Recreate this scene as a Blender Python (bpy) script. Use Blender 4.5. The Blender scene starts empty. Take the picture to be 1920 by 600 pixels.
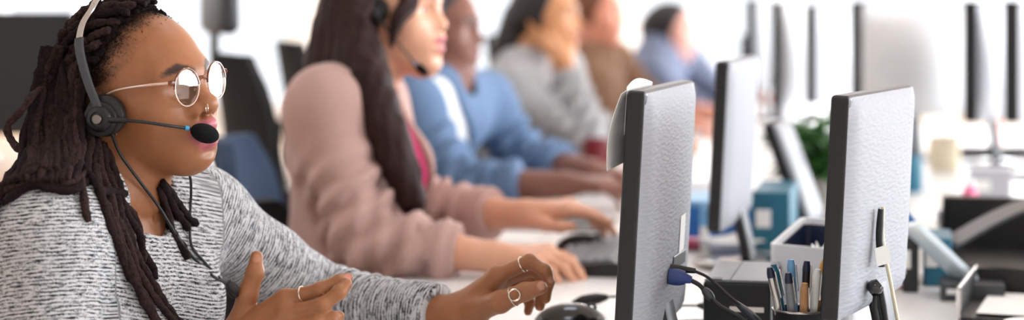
import bpy, bmesh, math, random
import numpy as np
from mathutils import Vector, Matrix
random.seed(7)
RNG = np.random.default_rng(11)
SC = bpy.context.scene
COL = SC.collection
PI = math.pi
F, HY, CZ = 3500.0, -5.0, 1.25          # focal length in pixels, horizon row, camera height

def P(px, py, Y):
    """the point of the room seen at a pixel of the 1920x600 photograph, Y metres from the camera"""
    return np.array([(px - 960) / F * Y, Y, CZ - (py - HY) / F * Y])

def A(*v):
    return np.array(v, dtype=float)

def unit(v):
    v = np.asarray(v, float)
    return v / (np.linalg.norm(v) + 1e-12)

def smooth01(x, a, b):
    t = np.clip((x - a) / (b - a), 0, 1)
    return t * t * (3 - 2 * t)

def lin(c):
    def f(u):
        u = u / 255.0
        return u / 12.92 if u <= 0.04045 else ((u + 0.055) / 1.055) ** 2.4
    return (f(c[0]), f(c[1]), f(c[2]))

# ------------------------------------------------------------------ objects
WL = {}

def _reg(o, w):
    WL[o.name] = np.array(w, float)

def empty(name, loc=(0, 0, 0), rz=0.0):
    o = bpy.data.objects.new(name, None)
    o.empty_display_size = 0.05
    COL.objects.link(o)
    o.location = tuple(float(x) for x in loc)
    o.rotation_euler = (0, 0, rz)
    _reg(o, loc)
    return o

def tag(o, label=None, cat=None, group=None, kind=None):
    if label: o['label'] = label
    if cat: o['category'] = cat
    if group: o['group'] = group
    if kind: o['kind'] = kind
    return o

class MB:
    def __init__(self):
        self.v = []; self.f = []; self.n = 0
    def add(self, verts, faces):
        verts = np.asarray(verts, float).reshape(-1, 3)
        self.v.append(verts)
        self.f.extend([tuple(int(i) + self.n for i in fc) for fc in faces])
        self.n += len(verts)
        return self
    def verts(self):
        return np.concatenate(self.v) if self.v else np.zeros((0, 3))

def mesh_from(name, V, Fc, mat, smooth=True, cols=None, vecs=None):
    me = bpy.data.meshes.new(name)
    if isinstance(Fc, np.ndarray) and len(Fc):
        me.vertices.add(len(V)); me.vertices.foreach_set('co', np.asarray(V, np.float32).ravel())
        k = Fc.shape[1]
        me.loops.add(Fc.size); me.loops.foreach_set('vertex_index', Fc.astype(np.int32).ravel())
        me.polygons.add(len(Fc))
        me.polygons.foreach_set('loop_start', np.arange(0, Fc.size, k, dtype=np.int32))
        me.polygons.foreach_set('loop_total', np.full(len(Fc), k, np.int32))
        me.update(calc_edges=True)
    else:
        me.from_pydata([tuple(map(float, v)) for v in V], [], [tuple(map(int, f)) for f in Fc])
    if len(me.polygons):
        me.polygons.foreach_set('use_smooth', np.full(len(me.polygons), bool(smooth)))
    if cols is not None:
        at = me.attributes.new('tint', 'FLOAT_COLOR', 'POINT')
        c4 = np.ones((len(V), 4), np.float32); c4[:, :3] = cols
        at.data.foreach_set('color', c4.ravel())
    if vecs is not None:
        at = me.attributes.new('weave', 'FLOAT_VECTOR', 'POINT')
        at.data.foreach_set('vector', np.asarray(vecs, np.float32).ravel())
    if mat is not None:
        me.materials.append(mat)
    me.update()
    return me

def obj(name, mb, mat, parent=None, smooth=False, local=False, cols=None, vecs=None, base=None, sharp=True):
    """one mesh object; geometry is given in room coordinates unless local"""
    if isinstance(mb, MB):
        V, Fc = mb.verts(), mb.f
    else:
        V, Fc = mb
        V = np.asarray(V, float)
    if local:
        org = np.zeros(3)
    elif parent is not None:
        org = WL[parent.name]
    else:
        lo, hi = V.min(0), V.max(0)
        org = np.array(base if base is not None else ((lo[0] + hi[0]) / 2, (lo[1] + hi[1]) / 2, lo[2]))
    me = mesh_from(name, V - org, Fc, mat, smooth, cols, vecs)
    o = bpy.data.objects.new(name, me)
    COL.objects.link(o)
    if parent is not None:
        o.parent = parent
        _reg(o, WL[parent.name])
    else:
        o.location = tuple(org); _reg(o, org)
    if smooth == 'auto' or (smooth and sharp and not isinstance(Fc, np.ndarray)):
        try:
            me.set_sharp_from_angle(angle=math.radians(42))
        except Exception:
            pass
    return o

def kids(o):
    return [c for c in bpy.data.objects if c.parent == o]

def copy_tree(o, parent=None):
    c = o.copy(); COL.objects.link(c)
    if parent is not None:
        c.parent = parent
    _reg(c, WL.get(o.name, (0, 0, 0)))
    for ch in kids(o):
        copy_tree(ch, c)
    return c

# ------------------------------------------------------------------ shapes
def rotz(a):
    c, s = math.cos(a), math.sin(a)
    return np.array([[c, -s, 0], [s, c, 0], [0, 0, 1.0]])

def frame_from(d, up=(0, 0, 1)):
    d = unit(d); up = np.asarray(up, float)
    if abs(np.dot(d, up)) > 0.98: up = np.array([1.0, 0, 0])
    x = unit(np.cross(up, d)); y = np.cross(d, x)
    return x, y, d

def bevel_box(size, bev=0.004, seg=2):
    bm = bmesh.new()
    bmesh.ops.create_cube(bm, size=1.0)
    for v in bm.verts:
        v.co = Vector((v.co.x * size[0], v.co.y * size[1], v.co.z * size[2]))
    b = min(bev, min(size) * 0.49)
    if b > 0:
        bmesh.ops.bevel(bm, geom=list(bm.edges), offset=b, segments=seg, profile=0.5, affect='EDGES')
    bm.verts.index_update()
    V = [tuple(v.co) for v in bm.verts]; Fc = [tuple(v.index for v in f.verts) for f in bm.faces]
    bm.free()
    return np.array(V), Fc

def box(mb, c, size, bev=0.004, R=None, seg=2):
    V, Fc = bevel_box(size, bev, seg)
    if R is not None: V = V @ np.asarray(R).T
    mb.add(V + np.asarray(c, float), Fc)
    return mb

def catmull(pts, n):
    pts = [np.asarray(p, float) for p in pts]
    if len(pts) == 2:
        return np.array([pts[0] + (pts[1] - pts[0]) * t for t in np.linspace(0, 1, n)])
    q = [2 * pts[0] - pts[1]] + pts + [2 * pts[-1] - pts[-2]]
    out = []
    m = len(pts) - 1
    for u in np.linspace(0, m - 1e-9, n):
        i = int(u); t = u - i
        p0, p1, p2, p3 = q[i], q[i + 1], q[i + 2], q[i + 3]
        out.append(0.5 * ((2 * p1) + (-p0 + p2) * t + (2 * p0 - 5 * p1 + 4 * p2 - p3) * t * t + (-p0 + 3 * p1 - 3 * p2 + p3) * t ** 3))
    return np.array(out)

def sweep(mb, pts, prof, closed_prof=True, scale=None, up=(0, 0, 1), caps=True, twist=None):
    """sweep a 2D profile (k,2) along pts (n,3) with parallel transport"""
    pts = np.asarray(pts, float); n = len(pts); prof = np.asarray(prof, float); k = len(prof)
    T = np.gradient(pts, axis=0); T /= (np.linalg.norm(T, axis=1, keepdims=True) + 1e-12)
    x, y, _ = frame_from(T[0], up)
    V = []
    for i in range(n):
        if i:
            x = x - T[i] * np.dot(x, T[i]); x = unit(x)
            y = np.cross(T[i], x)
        s = 1.0 if scale is None else scale[i]
        V.append(pts[i] + s * (prof[:, :1] * x + prof[:, 1:] * y))
    V = np.concatenate(V)
    Fc = []
    kk = k if closed_prof else k - 1
    for i in range(n - 1):
        for j in range(kk):
            a = i * k + j; b = i * k + (j + 1) % k
            Fc.append((a, b, b + k, a + k))
    if caps and closed_prof:
        Fc.append(tuple(range(k - 1, -1, -1))); Fc.append(tuple((n - 1) * k + j for j in range(k)))
    mb.add(V, Fc)
    return mb

def circ(r, k, ry=None):
    a = np.linspace(0, 2 * PI, k, endpoint=False)
    return np.stack([np.cos(a) * r, np.sin(a) * (ry if ry else r)], 1)

def tube(mb, pts, r, k=10, n=None, caps=True, scale=None):
    if n: pts = catmull(pts, n)
    pts = np.asarray(pts, float)
    if not np.isscalar(r):
        rr = np.interp(np.linspace(0, 1, len(pts)), np.linspace(0, 1, len(r)), r)
        return sweep(mb, pts, circ(1.0, k), scale=rr, caps=caps)
    return sweep(mb, pts, circ(r, k), caps=caps, scale=scale)

def lathe(mb, prof, c=(0, 0, 0), R=None, k=32, cap0=True, cap1=True):
    """prof: list of (r,z) around local z"""
    a = np.linspace(0, 2 * PI, k, endpoint=False)
    V = []
    for r, z in prof:
        V.append(np.stack([np.cos(a) * r, np.sin(a) * r, np.full(k, z)], 1))
    V = np.concatenate(V); m = len(prof); Fc = []
    for i in range(m - 1):
        for j in range(k):
            p = i * k + j; q = i * k + (j + 1) % k
            Fc.append((p, q, q + k, p + k))
    if cap0: Fc.append(tuple(range(k - 1, -1, -1)))
    if cap1: Fc.append(tuple((m - 1) * k + j for j in range(k)))
    if R is not None: V = V @ np.asarray(R).T
    mb.add(V + np.asarray(c, float), Fc)
    return mb

def Rcols(x, y, z):
    return np.stack([x, y, z], 1)

def ellipsoid(mb, c, r, R=None, k=24, m=14):
    prof = []
    for t in np.linspace(-PI / 2, PI / 2, m):
        prof.append((max(math.cos(t), 0.02), math.sin(t)))
    a = np.linspace(0, 2 * PI, k, endpoint=False)
    V = np.concatenate([np.stack([np.cos(a) * q * r[0], np.sin(a) * q * r[1], np.full(k, z * r[2])], 1) for q, z in prof])
    Fc = []
    for i in range(m - 1):
        for j in range(k):
            p = i * k + j; q = i * k + (j + 1) % k
            Fc.append((p, q, q + k, p + k))
    Fc.append(tuple(range(k - 1, -1, -1))); Fc.append(tuple((m - 1) * k + j for j in range(k)))
    if R is not None: V = V @ np.asarray(R).T
    mb.add(V + np.asarray(c, float), Fc)
    return mb

def torus(mb, c, R0, r, nrm=(0, 0, 1), k=36, m=8, arc=(0, 2 * PI), ex=1.0):
    x, y, d = frame_from(nrm)
    full = abs(arc[1] - arc[0] - 2 * PI) < 1e-6
    a = np.linspace(arc[0], arc[1], k, endpoint=not full)
    V = []
    for t in a:
        rad = np.cos(t) * x * ex + np.sin(t) * y
        for q in np.linspace(0, 2 * PI, m, endpoint=False):
            V.append(np.asarray(c) + rad * R0 + (unit(rad) * math.cos(q) + d * math.sin(q)) * r)
    Fc = []
    for i in range(k if full else k - 1):
        for j in range(m):
            i2 = (i + 1) % k
            Fc.append((i * m + j, i2 * m + j, i2 * m + (j + 1) % m, i * m + (j + 1) % m))
    mb.add(V, Fc)
    return mb

def prism(mb, poly, thick, c=(0, 0, 0), R=None):
    """polygon in local xy, extruded along local z from 0 to thick"""
    poly = np.asarray(poly, float); k = len(poly)
    V = np.concatenate([np.c_[poly, np.zeros(k)], np.c_[poly, np.full(k, thick)]])
    Fc = [tuple(range(k - 1, -1, -1)), tuple(range(k, 2 * k))]
    for j in range(k):
        q = (j + 1) % k
        Fc.append((j, q, q + k, j + k))
    if R is not None: V = V @ np.asarray(R).T
    mb.add(V + np.asarray(c, float), Fc)
    return mb

def rrect(w, h, r, n=5):
    out = []
    for cx, cy, a0 in ((w / 2 - r, h / 2 - r, 0), (-w / 2 + r, h / 2 - r, PI / 2), (-w / 2 + r, -h / 2 + r, PI), (w / 2 - r, -h / 2 + r, 1.5 * PI)):
        for t in np.linspace(0, PI / 2, n):
            out.append((cx + r * math.cos(a0 + t), cy + r * math.sin(a0 + t)))
    return out

def sheet(mb, G, thick=0.0006):
    """a thin curved sheet from a grid of points G (n,m,3), given a real thickness"""
    G = np.asarray(G, float); n, m, _ = G.shape
    du = np.gradient(G, axis=0); dv = np.gradient(G, axis=1)
    N = np.cross(du, dv); N /= (np.linalg.norm(N, axis=2, keepdims=True) + 1e-12)
    a = (G + N * thick / 2).reshape(-1, 3); b = (G - N * thick / 2).reshape(-1, 3)
    V = np.concatenate([a, b]); o = n * m; Fc = []
    for i in range(n - 1):
        for j in range(m - 1):
            q = i * m + j
            Fc.append((q, q + m, q + m + 1, q + 1))
            Fc.append((o + q, o + q + 1, o + q + m + 1, o + q + m))
    ring = [j for j in range(m)] + [i * m + m - 1 for i in range(1, n)] + [(n - 1) * m + j for j in range(m - 2, -1, -1)] + [i * m for i in range(n - 2, 0, -1)]
    for s in range(len(ring)):
        p, q = ring[s], ring[(s + 1) % len(ring)]
        Fc.append((p, q, q + o, p + o))
    mb.add(V, Fc)
    return mb

# ------------------------------------------------------------------ signed distance modelling
class SDF:
    def __init__(self):
        self.p = []; self.post = []
    def _add(self, f, c, r, k, op):
        self.p.append((f, np.asarray(c, float), float(r), float(k), op)); return self
    def cone(self, a, b, ra, rb, k=0.01, op='+'):
        a = np.asarray(a, float); b = np.asarray(b, float); ab = b - a; L2 = float(ab @ ab) + 1e-12
        def f(p):
            t = np.clip(((p - a) @ ab) / L2, 0, 1)
            q = p - a - t[:, None] * ab
            return np.sqrt((q * q).sum(1)) - (ra + (rb - ra) * t)
        return self._add(f, (a + b) / 2, math.sqrt(L2) / 2 + max(ra, rb), k, op)
    def chain(self, pts, rs, k=0.008, op='+'):
        for i in range(len(pts) - 1):
            self.cone(pts[i], pts[i + 1], rs[i], rs[i + 1], k if i == 0 else min(k, 0.006), op)
        return self
    def ell(self, c, r, k=0.01, op='+', R=None):
        c = np.asarray(c, float); r = np.asarray(r, float)
        def f(p):
            q = p - c
            if R is not None: q = q @ R
            k0 = np.sqrt(((q / r) ** 2).sum(1)); k1 = np.sqrt(((q / (r * r)) ** 2).sum(1)) + 1e-9
            return np.where(k0 < 0.05, -r.min(), k0 * (k0 - 1) / k1)
        return self._add(f, c, r.max(), k, op)
    def plane(self, c, n, op='-', k=0.004):
        """removes (op -) everything on the side the normal points to"""
        c = np.asarray(c, float); n = unit(n)
        return self._add(lambda p: -((p - c) @ n), c, 1e3, k, op)
    def ev(self, p, bc=None, br=None):
        d = np.full(len(p), 1.0)
        for f, c, r, k, op in self.p:
            if bc is not None and np.linalg.norm(bc - c) - r > br + 2 * k + 0.012:
                continue
            e = f(p)
            if op == '+':
                if k > 0:
                    h = np.maximum(k - np.abs(d - e), 0) / k
                    d = np.minimum(d, e) - h * h * k * 0.25
                else:
                    d = np.minimum(d, e)
            else:
                e = -e
                if k > 0:
                    h = np.maximum(k - np.abs(d - e), 0) / k
                    d = np.maximum(d, e) + h * h * k * 0.25
                else:
                    d = np.maximum(d, e)
        for g in self.post:
            d = g(p, d)
        return d
    def bounds(self, pad=0.02):
        lo = np.min([c - r for f, c, r, k, op in self.p if op == '+'], 0)
        hi = np.max([c + r for f, c, r, k, op in self.p if op == '+'], 0)
        return lo - pad, hi + pad

def surfnet(S, h, lo=None, hi=None, N=16):
    """naive surface nets over sparse blocks -> verts, quads"""
    blo, bhi = S.bounds(0.02)
    lo = blo if lo is None else np.asarray(lo); hi = bhi if hi is None else np.asarray(hi)
    nb = np.maximum(1, np.ceil((hi - lo) / (h * N)).astype(int))
    ix = np.stack(np.meshgrid(*[np.arange(n) for n in nb], indexing='ij'), -1).reshape(-1, 3)
    cen = lo + (ix + 0.5) * N * h
    hd = N * h * 0.87
    dc = np.concatenate([S.ev(c) for c in np.array_split(cen, max(1, len(cen) // 20000))])
    keep = ix[np.abs(dc) < hd * 1.5 + 0.012]
    GN = nb * N + 4
    allv, alli, allq = [], [], []
    M = N + 2
    loc = np.stack(np.meshgrid(*[np.arange(M)] * 3, indexing='ij'), -1).reshape(-1, 3) - 1
    E = [((0, 0, 0), (1, 0, 0)), ((0, 1, 0), (1, 1, 0)), ((0, 0, 1), (1, 0, 1)), ((0, 1, 1), (1, 1, 1)),
         ((0, 0, 0), (0, 1, 0)), ((1, 0, 0), (1, 1, 0)), ((0, 0, 1), (0, 1, 1)), ((1, 0, 1), (1, 1, 1)),
         ((0, 0, 0), (0, 0, 1)), ((1, 0, 0), (1, 0, 1)), ((0, 1, 0), (0, 1, 1)), ((1, 1, 0), (1, 1, 1))]
    C = M - 1
    for b in keep:
        org = lo + b * N * h
        p = org + loc * h
        d = S.ev(p, org + N * h / 2, hd * 1.2 + h).reshape(M, M, M)
        ins = d < 0
        if ins.all() or not ins.any():
            continue
        cnt = np.zeros((C, C, C)); pos = np.zeros((C, C, C, 3))
        for e0, e1 in E:
            s0 = tuple(slice(q, q + C) for q in e0); s1 = tuple(slice(q, q + C) for q in e1)
            d0, d1 = d[s0], d[s1]
            m = (ins[s0] != ins[s1])
            t = np.where(m, d0 / np.where(m, d0 - d1, 1), 0)
            for ax in range(3):
                pos[..., ax] += np.where(m, e0[ax] + t * (e1[ax] - e0[ax]), 0)
            cnt += m
        act = cnt > 0
        ci = np.argwhere(act)
        w = pos[act] / cnt[act][:, None]
        wp = org + (ci - 1 + w) * h
        gi = ci - 1 + b * N + 2
        gid = (gi[:, 0] * GN[1] + gi[:, 1]) * GN[2] + gi[:, 2]
        allv.append(wp); alli.append(gid)
        gl = np.arange(C) - 1 + 2
        gx = gl + b[0] * N; gy = gl + b[1] * N; gz = gl + b[2] * N
        G = (gx[:, None, None] * GN[1] + gy[None, :, None]) * GN[2] + gz[None, None, :]
        s = slice(1, N + 1)
        base = ins[s, s, s]
        for ax, (o1, o2) in enumerate((((0, 1, 0), (0, 0, 1)), ((0, 0, 1), (1, 0, 0)), ((1, 0, 0), (0, 1, 0)))):
            sh = [s, s, s]; sh[ax] = slice(2, N + 2)
            nxt = ins[tuple(sh)]
            m = base != nxt
            if not m.any(): continue
            c = np.argwhere(m) + 1
            o1a, o2a = np.array(o1), np.array(o2)
            def gg(q): return G[q[:, 0], q[:, 1], q[:, 2]]
            q = np.stack([gg(c - o1a - o2a), gg(c - o2a), gg(c), gg(c - o1a)], 1)
            fl = ~base[m]
            q[fl] = q[fl][:, ::-1]
            allq.append(q)
    ids = np.concatenate(alli); vs = np.concatenate(allv); qs = np.concatenate(allq)
    u, first, = np.unique(ids, return_index=True)
    V = vs[first]
    Fq = np.searchsorted(u, qs)
    Fq = np.clip(Fq, 0, len(u) - 1)
    ok = (u[Fq] == qs).all(1)
    Fq = Fq[ok]
    # keep the one connected surface (drop stray crumbs and inner bubbles)
    lab = np.arange(len(V))
    while True:
        m = lab[Fq].min(1); new = lab.copy()
        for c in range(4): np.minimum.at(new, Fq[:, c], m)
        new = new[new]
        if (new == lab).all(): break
        lab = new
    cnt = np.bincount(lab, minlength=len(V)); big = cnt.argmax()
    if DEBUG: print('pieces', sorted([(int(c), V[lab == i].mean(0).round(3).tolist()) for i, c in enumerate(cnt) if c > 3], reverse=True)[:6])
    kv = lab == big
    idx = np.cumsum(kv) - 1
    return V[kv], idx[Fq[kv[Fq[:, 0]]]]
DEBUG = False

def relax(V, Fq, it=2, lam=0.5):
    """light smoothing that keeps the volume (Taubin)"""
    n = len(V)
    E = np.concatenate([Fq[:, [0, 1]], Fq[:, [1, 2]], Fq[:, [2, 3]], Fq[:, [3, 0]]])
    deg = np.bincount(E.ravel(), minlength=n).astype(float)[:, None] + 1e-9
    for q in range(it * 2):
        acc = np.zeros_like(V)
        for ax in range(3):
            acc[:, ax] = np.bincount(E[:, 0], V[E[:, 1], ax], n) + np.bincount(E[:, 1], V[E[:, 0], ax], n)
        V = V + (lam if q % 2 == 0 else -lam * 1.03) * (acc / deg - V)
    return V

def hit(S, px, py, Y0, Y1, back=False):
    """first Y where the sight line through a pixel meets the shape"""
    Ys = np.arange(Y0, Y1, 0.002)
    pts = np.stack([(px - 960) / F * Ys, Ys, CZ - (py - HY) / F * Ys], 1)
    d = S.ev(pts)
    i = np.argmax(d < 0)
    return float(Ys[i]) if d[i] < 0 else None

def vnoise(p, s, seed=0):
    """cheap smooth noise from a few sine waves, about -1..1"""
    r = np.random.default_rng(seed)
    out = np.zeros(len(p))
    for i in range(6):
        k = r.normal(size=3) * s
        out += np.sin(p @ k + r.uniform(0, 6.28))
    return out / 3.2
# ------------------------------------------------------------------ materials
MC = {}
def mat(name, col, rough=0.5, metal=0.0, var=0.06, vscale=40, bump=0.0, bscale=200, stretch=(1, 1, 1), spec=0.5,
        sss=0.0, attr=False, coat=0.0, sheen=0.0, trans=0.0, alpha=1.0, bdist=0.001):
    if name in MC: return MC[name]
    m = bpy.data.materials.new(name); m.use_nodes = True
    nt = m.node_tree; N = nt.nodes; L = nt.links
    b = N['Principled BSDF']
    c = lin(col)
    tc = N.new('ShaderNodeTexCoord'); mp = N.new('ShaderNodeMapping')
    mp.inputs['Scale'].default_value = stretch
    L.new(tc.outputs['Object'], mp.inputs['Vector'])
    nz = N.new('ShaderNodeTexNoise'); nz.inputs['Scale'].default_value = vscale; nz.inputs['Detail'].default_value = 4
    L.new(mp.outputs[0], nz.inputs['Vector'])
    mx = N.new('ShaderNodeMix'); mx.data_type = 'RGBA'; mx.blend_type = 'MULTIPLY'
    mx.inputs[0].default_value = 1.0
    rp = N.new('ShaderNodeMapRange')
    rp.inputs['From Min'].default_value = 0.3; rp.inputs['From Max'].default_value = 0.7
    rp.inputs['To Min'].default_value = 1 - var; rp.inputs['To Max'].default_value = 1 + var
    L.new(nz.outputs[0], rp.inputs['Value'])
    L.new(rp.outputs[0], mx.inputs[7])
    if attr:
        at = N.new('ShaderNodeAttribute'); at.attribute_name = 'tint'
        L.new(at.outputs['Color'], mx.inputs[6])
    else:
        mx.inputs[6].default_value = (*c, 1)
    L.new(mx.outputs[2], b.inputs['Base Color'])
    b.inputs['Roughness'].default_value = rough
    b.inputs['Metallic'].default_value = metal
    b.inputs['Specular IOR Level'].default_value = spec
    if sss:
        b.inputs['Subsurface Weight'].default_value = sss
        b.inputs['Subsurface Radius'].default_value = (0.010, 0.004, 0.002)
        b.inputs['Subsurface Scale'].default_value = 0.5
    if coat:
        b.inputs['Coat Weight'].default_value = coat
    if sheen:
        b.inputs['Sheen Weight'].default_value = sheen
    if trans:
        b.inputs['Transmission Weight'].default_value = trans
    if bump:
        n2 = N.new('ShaderNodeTexNoise'); n2.inputs['Scale'].default_value = bscale; n2.inputs['Detail'].default_value = 3
        L.new(mp.outputs[0], n2.inputs['Vector'])
        bp = N.new('ShaderNodeBump'); bp.inputs['Strength'].default_value = bump; bp.inputs['Distance'].default_value = bdist
        L.new(n2.outputs[0], bp.inputs['Height']); L.new(bp.outputs[0], b.inputs['Normal'])
    if name == 'loc_fibre':
        oi = N.new('ShaderNodeObjectInfo'); r2 = N.new('ShaderNodeMapRange'); r2.inputs['To Min'].default_value = .45; r2.inputs['To Max'].default_value = 1.5
        L.new(oi.outputs['Random'], r2.inputs['Value'])
        m3 = N.new('ShaderNodeMix'); m3.data_type = 'RGBA'; m3.blend_type = 'MULTIPLY'; m3.inputs[0].default_value = 1
        L.new(mx.outputs[2], m3.inputs[6]); L.new(r2.outputs[0], m3.inputs[7]); L.new(m3.outputs[2], b.inputs['Base Color'])
    MC[name] = m
    return m

def thin_glass(name, tint=(1, 1, 1), refl=0.12):
    if name in MC: return MC[name]
    m = bpy.data.materials.new(name); m.use_nodes = True
    nt = m.node_tree; N = nt.nodes; L = nt.links
    N.remove(N['Principled BSDF'])
    out = N['Material Output']
    tr = N.new('ShaderNodeBsdfTransparent'); tr.inputs[0].default_value = (*tint, 1)
    gl = N.new('ShaderNodeBsdfGlossy'); gl.inputs['Roughness'].default_value = 0.02
    fr = N.new('ShaderNodeLayerWeight'); fr.inputs['Blend'].default_value = 0.35
    mr = N.new('ShaderNodeMapRange')
    mr.inputs['To Min'].default_value = refl; mr.inputs['To Max'].default_value = 0.45
    nz = N.new('ShaderNodeTexNoise'); nz.inputs['Scale'].default_value = 3
    L.new(fr.outputs['Fresnel'], mr.inputs['Value'])
    mx = N.new('ShaderNodeMixShader')
    L.new(mr.outputs[0], mx.inputs[0]); L.new(tr.outputs[0], mx.inputs[1]); L.new(gl.outputs[0], mx.inputs[2])
    L.new(mx.outputs[0], out.inputs['Surface'])
    MC[name] = m
    return m

def emit(name, col, strength):
    if name in MC: return MC[name]
    m = bpy.data.materials.new(name); m.use_nodes = True
    nt = m.node_tree; N = nt.nodes; L = nt.links
    N.remove(N['Principled BSDF'])
    e = N.new('ShaderNodeEmission'); e.inputs[0].default_value = (*lin(col), 1); e.inputs[1].default_value = strength
    L.new(e.outputs[0], N['Material Output'].inputs['Surface'])
    MC[name] = m
    return m

def marl_knit():
    """black and off-white streaky slub knit; rows follow the garment (attribute weave)"""
    m = bpy.data.materials.new('marl_knit'); m.use_nodes = True
    nt = m.node_tree; N = nt.nodes; L = nt.links; b = N['Principled BSDF']
    at = N.new('ShaderNodeAttribute'); at.attribute_name = 'weave'
    mp = N.new('ShaderNodeMapping'); mp.inputs['Scale'].default_value = (78, 390, 7)
    L.new(at.outputs['Vector'], mp.inputs['Vector'])
    nz = N.new('ShaderNodeTexNoise'); nz.inputs['Scale'].default_value = 1.0; nz.inputs['Detail'].default_value = 2.5; nz.inputs['Roughness'].default_value = 0.55
    L.new(mp.outputs[0], nz.inputs['Vector'])
    mp2 = N.new('ShaderNodeMapping'); mp2.inputs['Scale'].default_value = (420, 420, 7)
    L.new(at.outputs['Vector'], mp2.inputs['Vector'])
    n2 = N.new('ShaderNodeTexNoise'); n2.inputs['Scale'].default_value = 1.0; n2.inputs['Detail'].default_value = 2
    L.new(mp2.outputs[0], n2.inputs['Vector'])
    # knit rows
    sp = N.new('ShaderNodeSeparateXYZ'); L.new(at.outputs['Vector'], sp.inputs[0])
    mu = N.new('ShaderNodeMath'); mu.operation = 'MULTIPLY'; mu.inputs[1].default_value = 2 * PI / 0.0047
    L.new(sp.outputs[1], mu.inputs[0])
    wob = N.new('ShaderNodeMath'); wob.operation = 'MULTIPLY_ADD'; wob.inputs[1].default_value = 1.6
    L.new(n2.outputs[0], wob.inputs[0]); L.new(mu.outputs[0], wob.inputs[2])
    sn = N.new('ShaderNodeMath'); sn.operation = 'SINE'; L.new(wob.outputs[0], sn.inputs[0])
    # total = noise + .12*fine + .05*rows
    a1 = N.new('ShaderNodeMath'); a1.operation = 'MULTIPLY_ADD'; a1.inputs[1].default_value = 0.55
    L.new(n2.outputs[0], a1.inputs[0]); L.new(nz.outputs[0], a1.inputs[2])
    a2 = N.new('ShaderNodeMath'); a2.operation = 'MULTIPLY_ADD'; a2.inputs[1].default_value = 0.105
    L.new(sn.outputs[0], a2.inputs[0]); L.new(a1.outputs[0], a2.inputs[2])
    cr = N.new('ShaderNodeValToRGB')
    e = cr.color_ramp.elements
    e[0].position = 0.565; e[0].color = (*lin((30, 30, 36)), 1)
    e[1].position = 0.86; e[1].color = (*lin((208, 209, 211)), 1)
    q = e.new(0.685); q.color = (*lin((126, 127, 131)), 1)
    L.new(a2.outputs[0], cr.inputs[0])
    L.new(cr.outputs[0], b.inputs['Base Color'])
    b.inputs['Roughness'].default_value = 0.95; b.inputs['Specular IOR Level'].default_value = 0.1
    b.inputs['Sheen Weight'].default_value = 0.15
    bp = N.new('ShaderNodeBump'); bp.inputs['Strength'].default_value = 0.75; bp.inputs['Distance'].default_value = 0.002
    L.new(a2.outputs[0], bp.inputs['Height']); L.new(bp.outputs[0], b.inputs['Normal'])
    MC['marl_knit'] = m
    return m

def ripple_plastic():
    """pale grey monitor-back plastic with a relief of wavy ripples"""
    m = bpy.data.materials.new('ripple_plastic'); m.use_nodes = True
    nt = m.node_tree; N = nt.nodes; L = nt.links; b = N['Principled BSDF']
    b.inputs['Base Color'].default_value = (*lin((152, 154, 160)), 1)
    b.inputs['Roughness'].default_value = 0.62; b.inputs['Specular IOR Level'].default_value = 0.15
    tc = N.new('ShaderNodeTexCoord'); mp = N.new('ShaderNodeMapping')
    mp.inputs['Scale'].default_value = (62, 1, 250)
    mp.inputs['Rotation'].default_value = (0, math.radians(9), 0)
    L.new(tc.outputs['Object'], mp.inputs['Vector'])
    nz = N.new('ShaderNodeTexNoise'); nz.inputs['Scale'].default_value = 1.0; nz.inputs['Detail'].default_value = 0.4; nz.inputs['Distortion'].default_value = 0.25
    L.new(mp.outputs[0], nz.inputs['Vector'])
    bp = N.new('ShaderNodeBump'); bp.inputs['Strength'].default_value = 0.8; bp.inputs['Distance'].default_value = 0.0016
    L.new(nz.outputs[0], bp.inputs['Height']); L.new(bp.outputs[0], b.inputs['Normal'])
    MC['ripple_plastic'] = m
    return m
marl_knit(); ripple_plastic()
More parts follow.
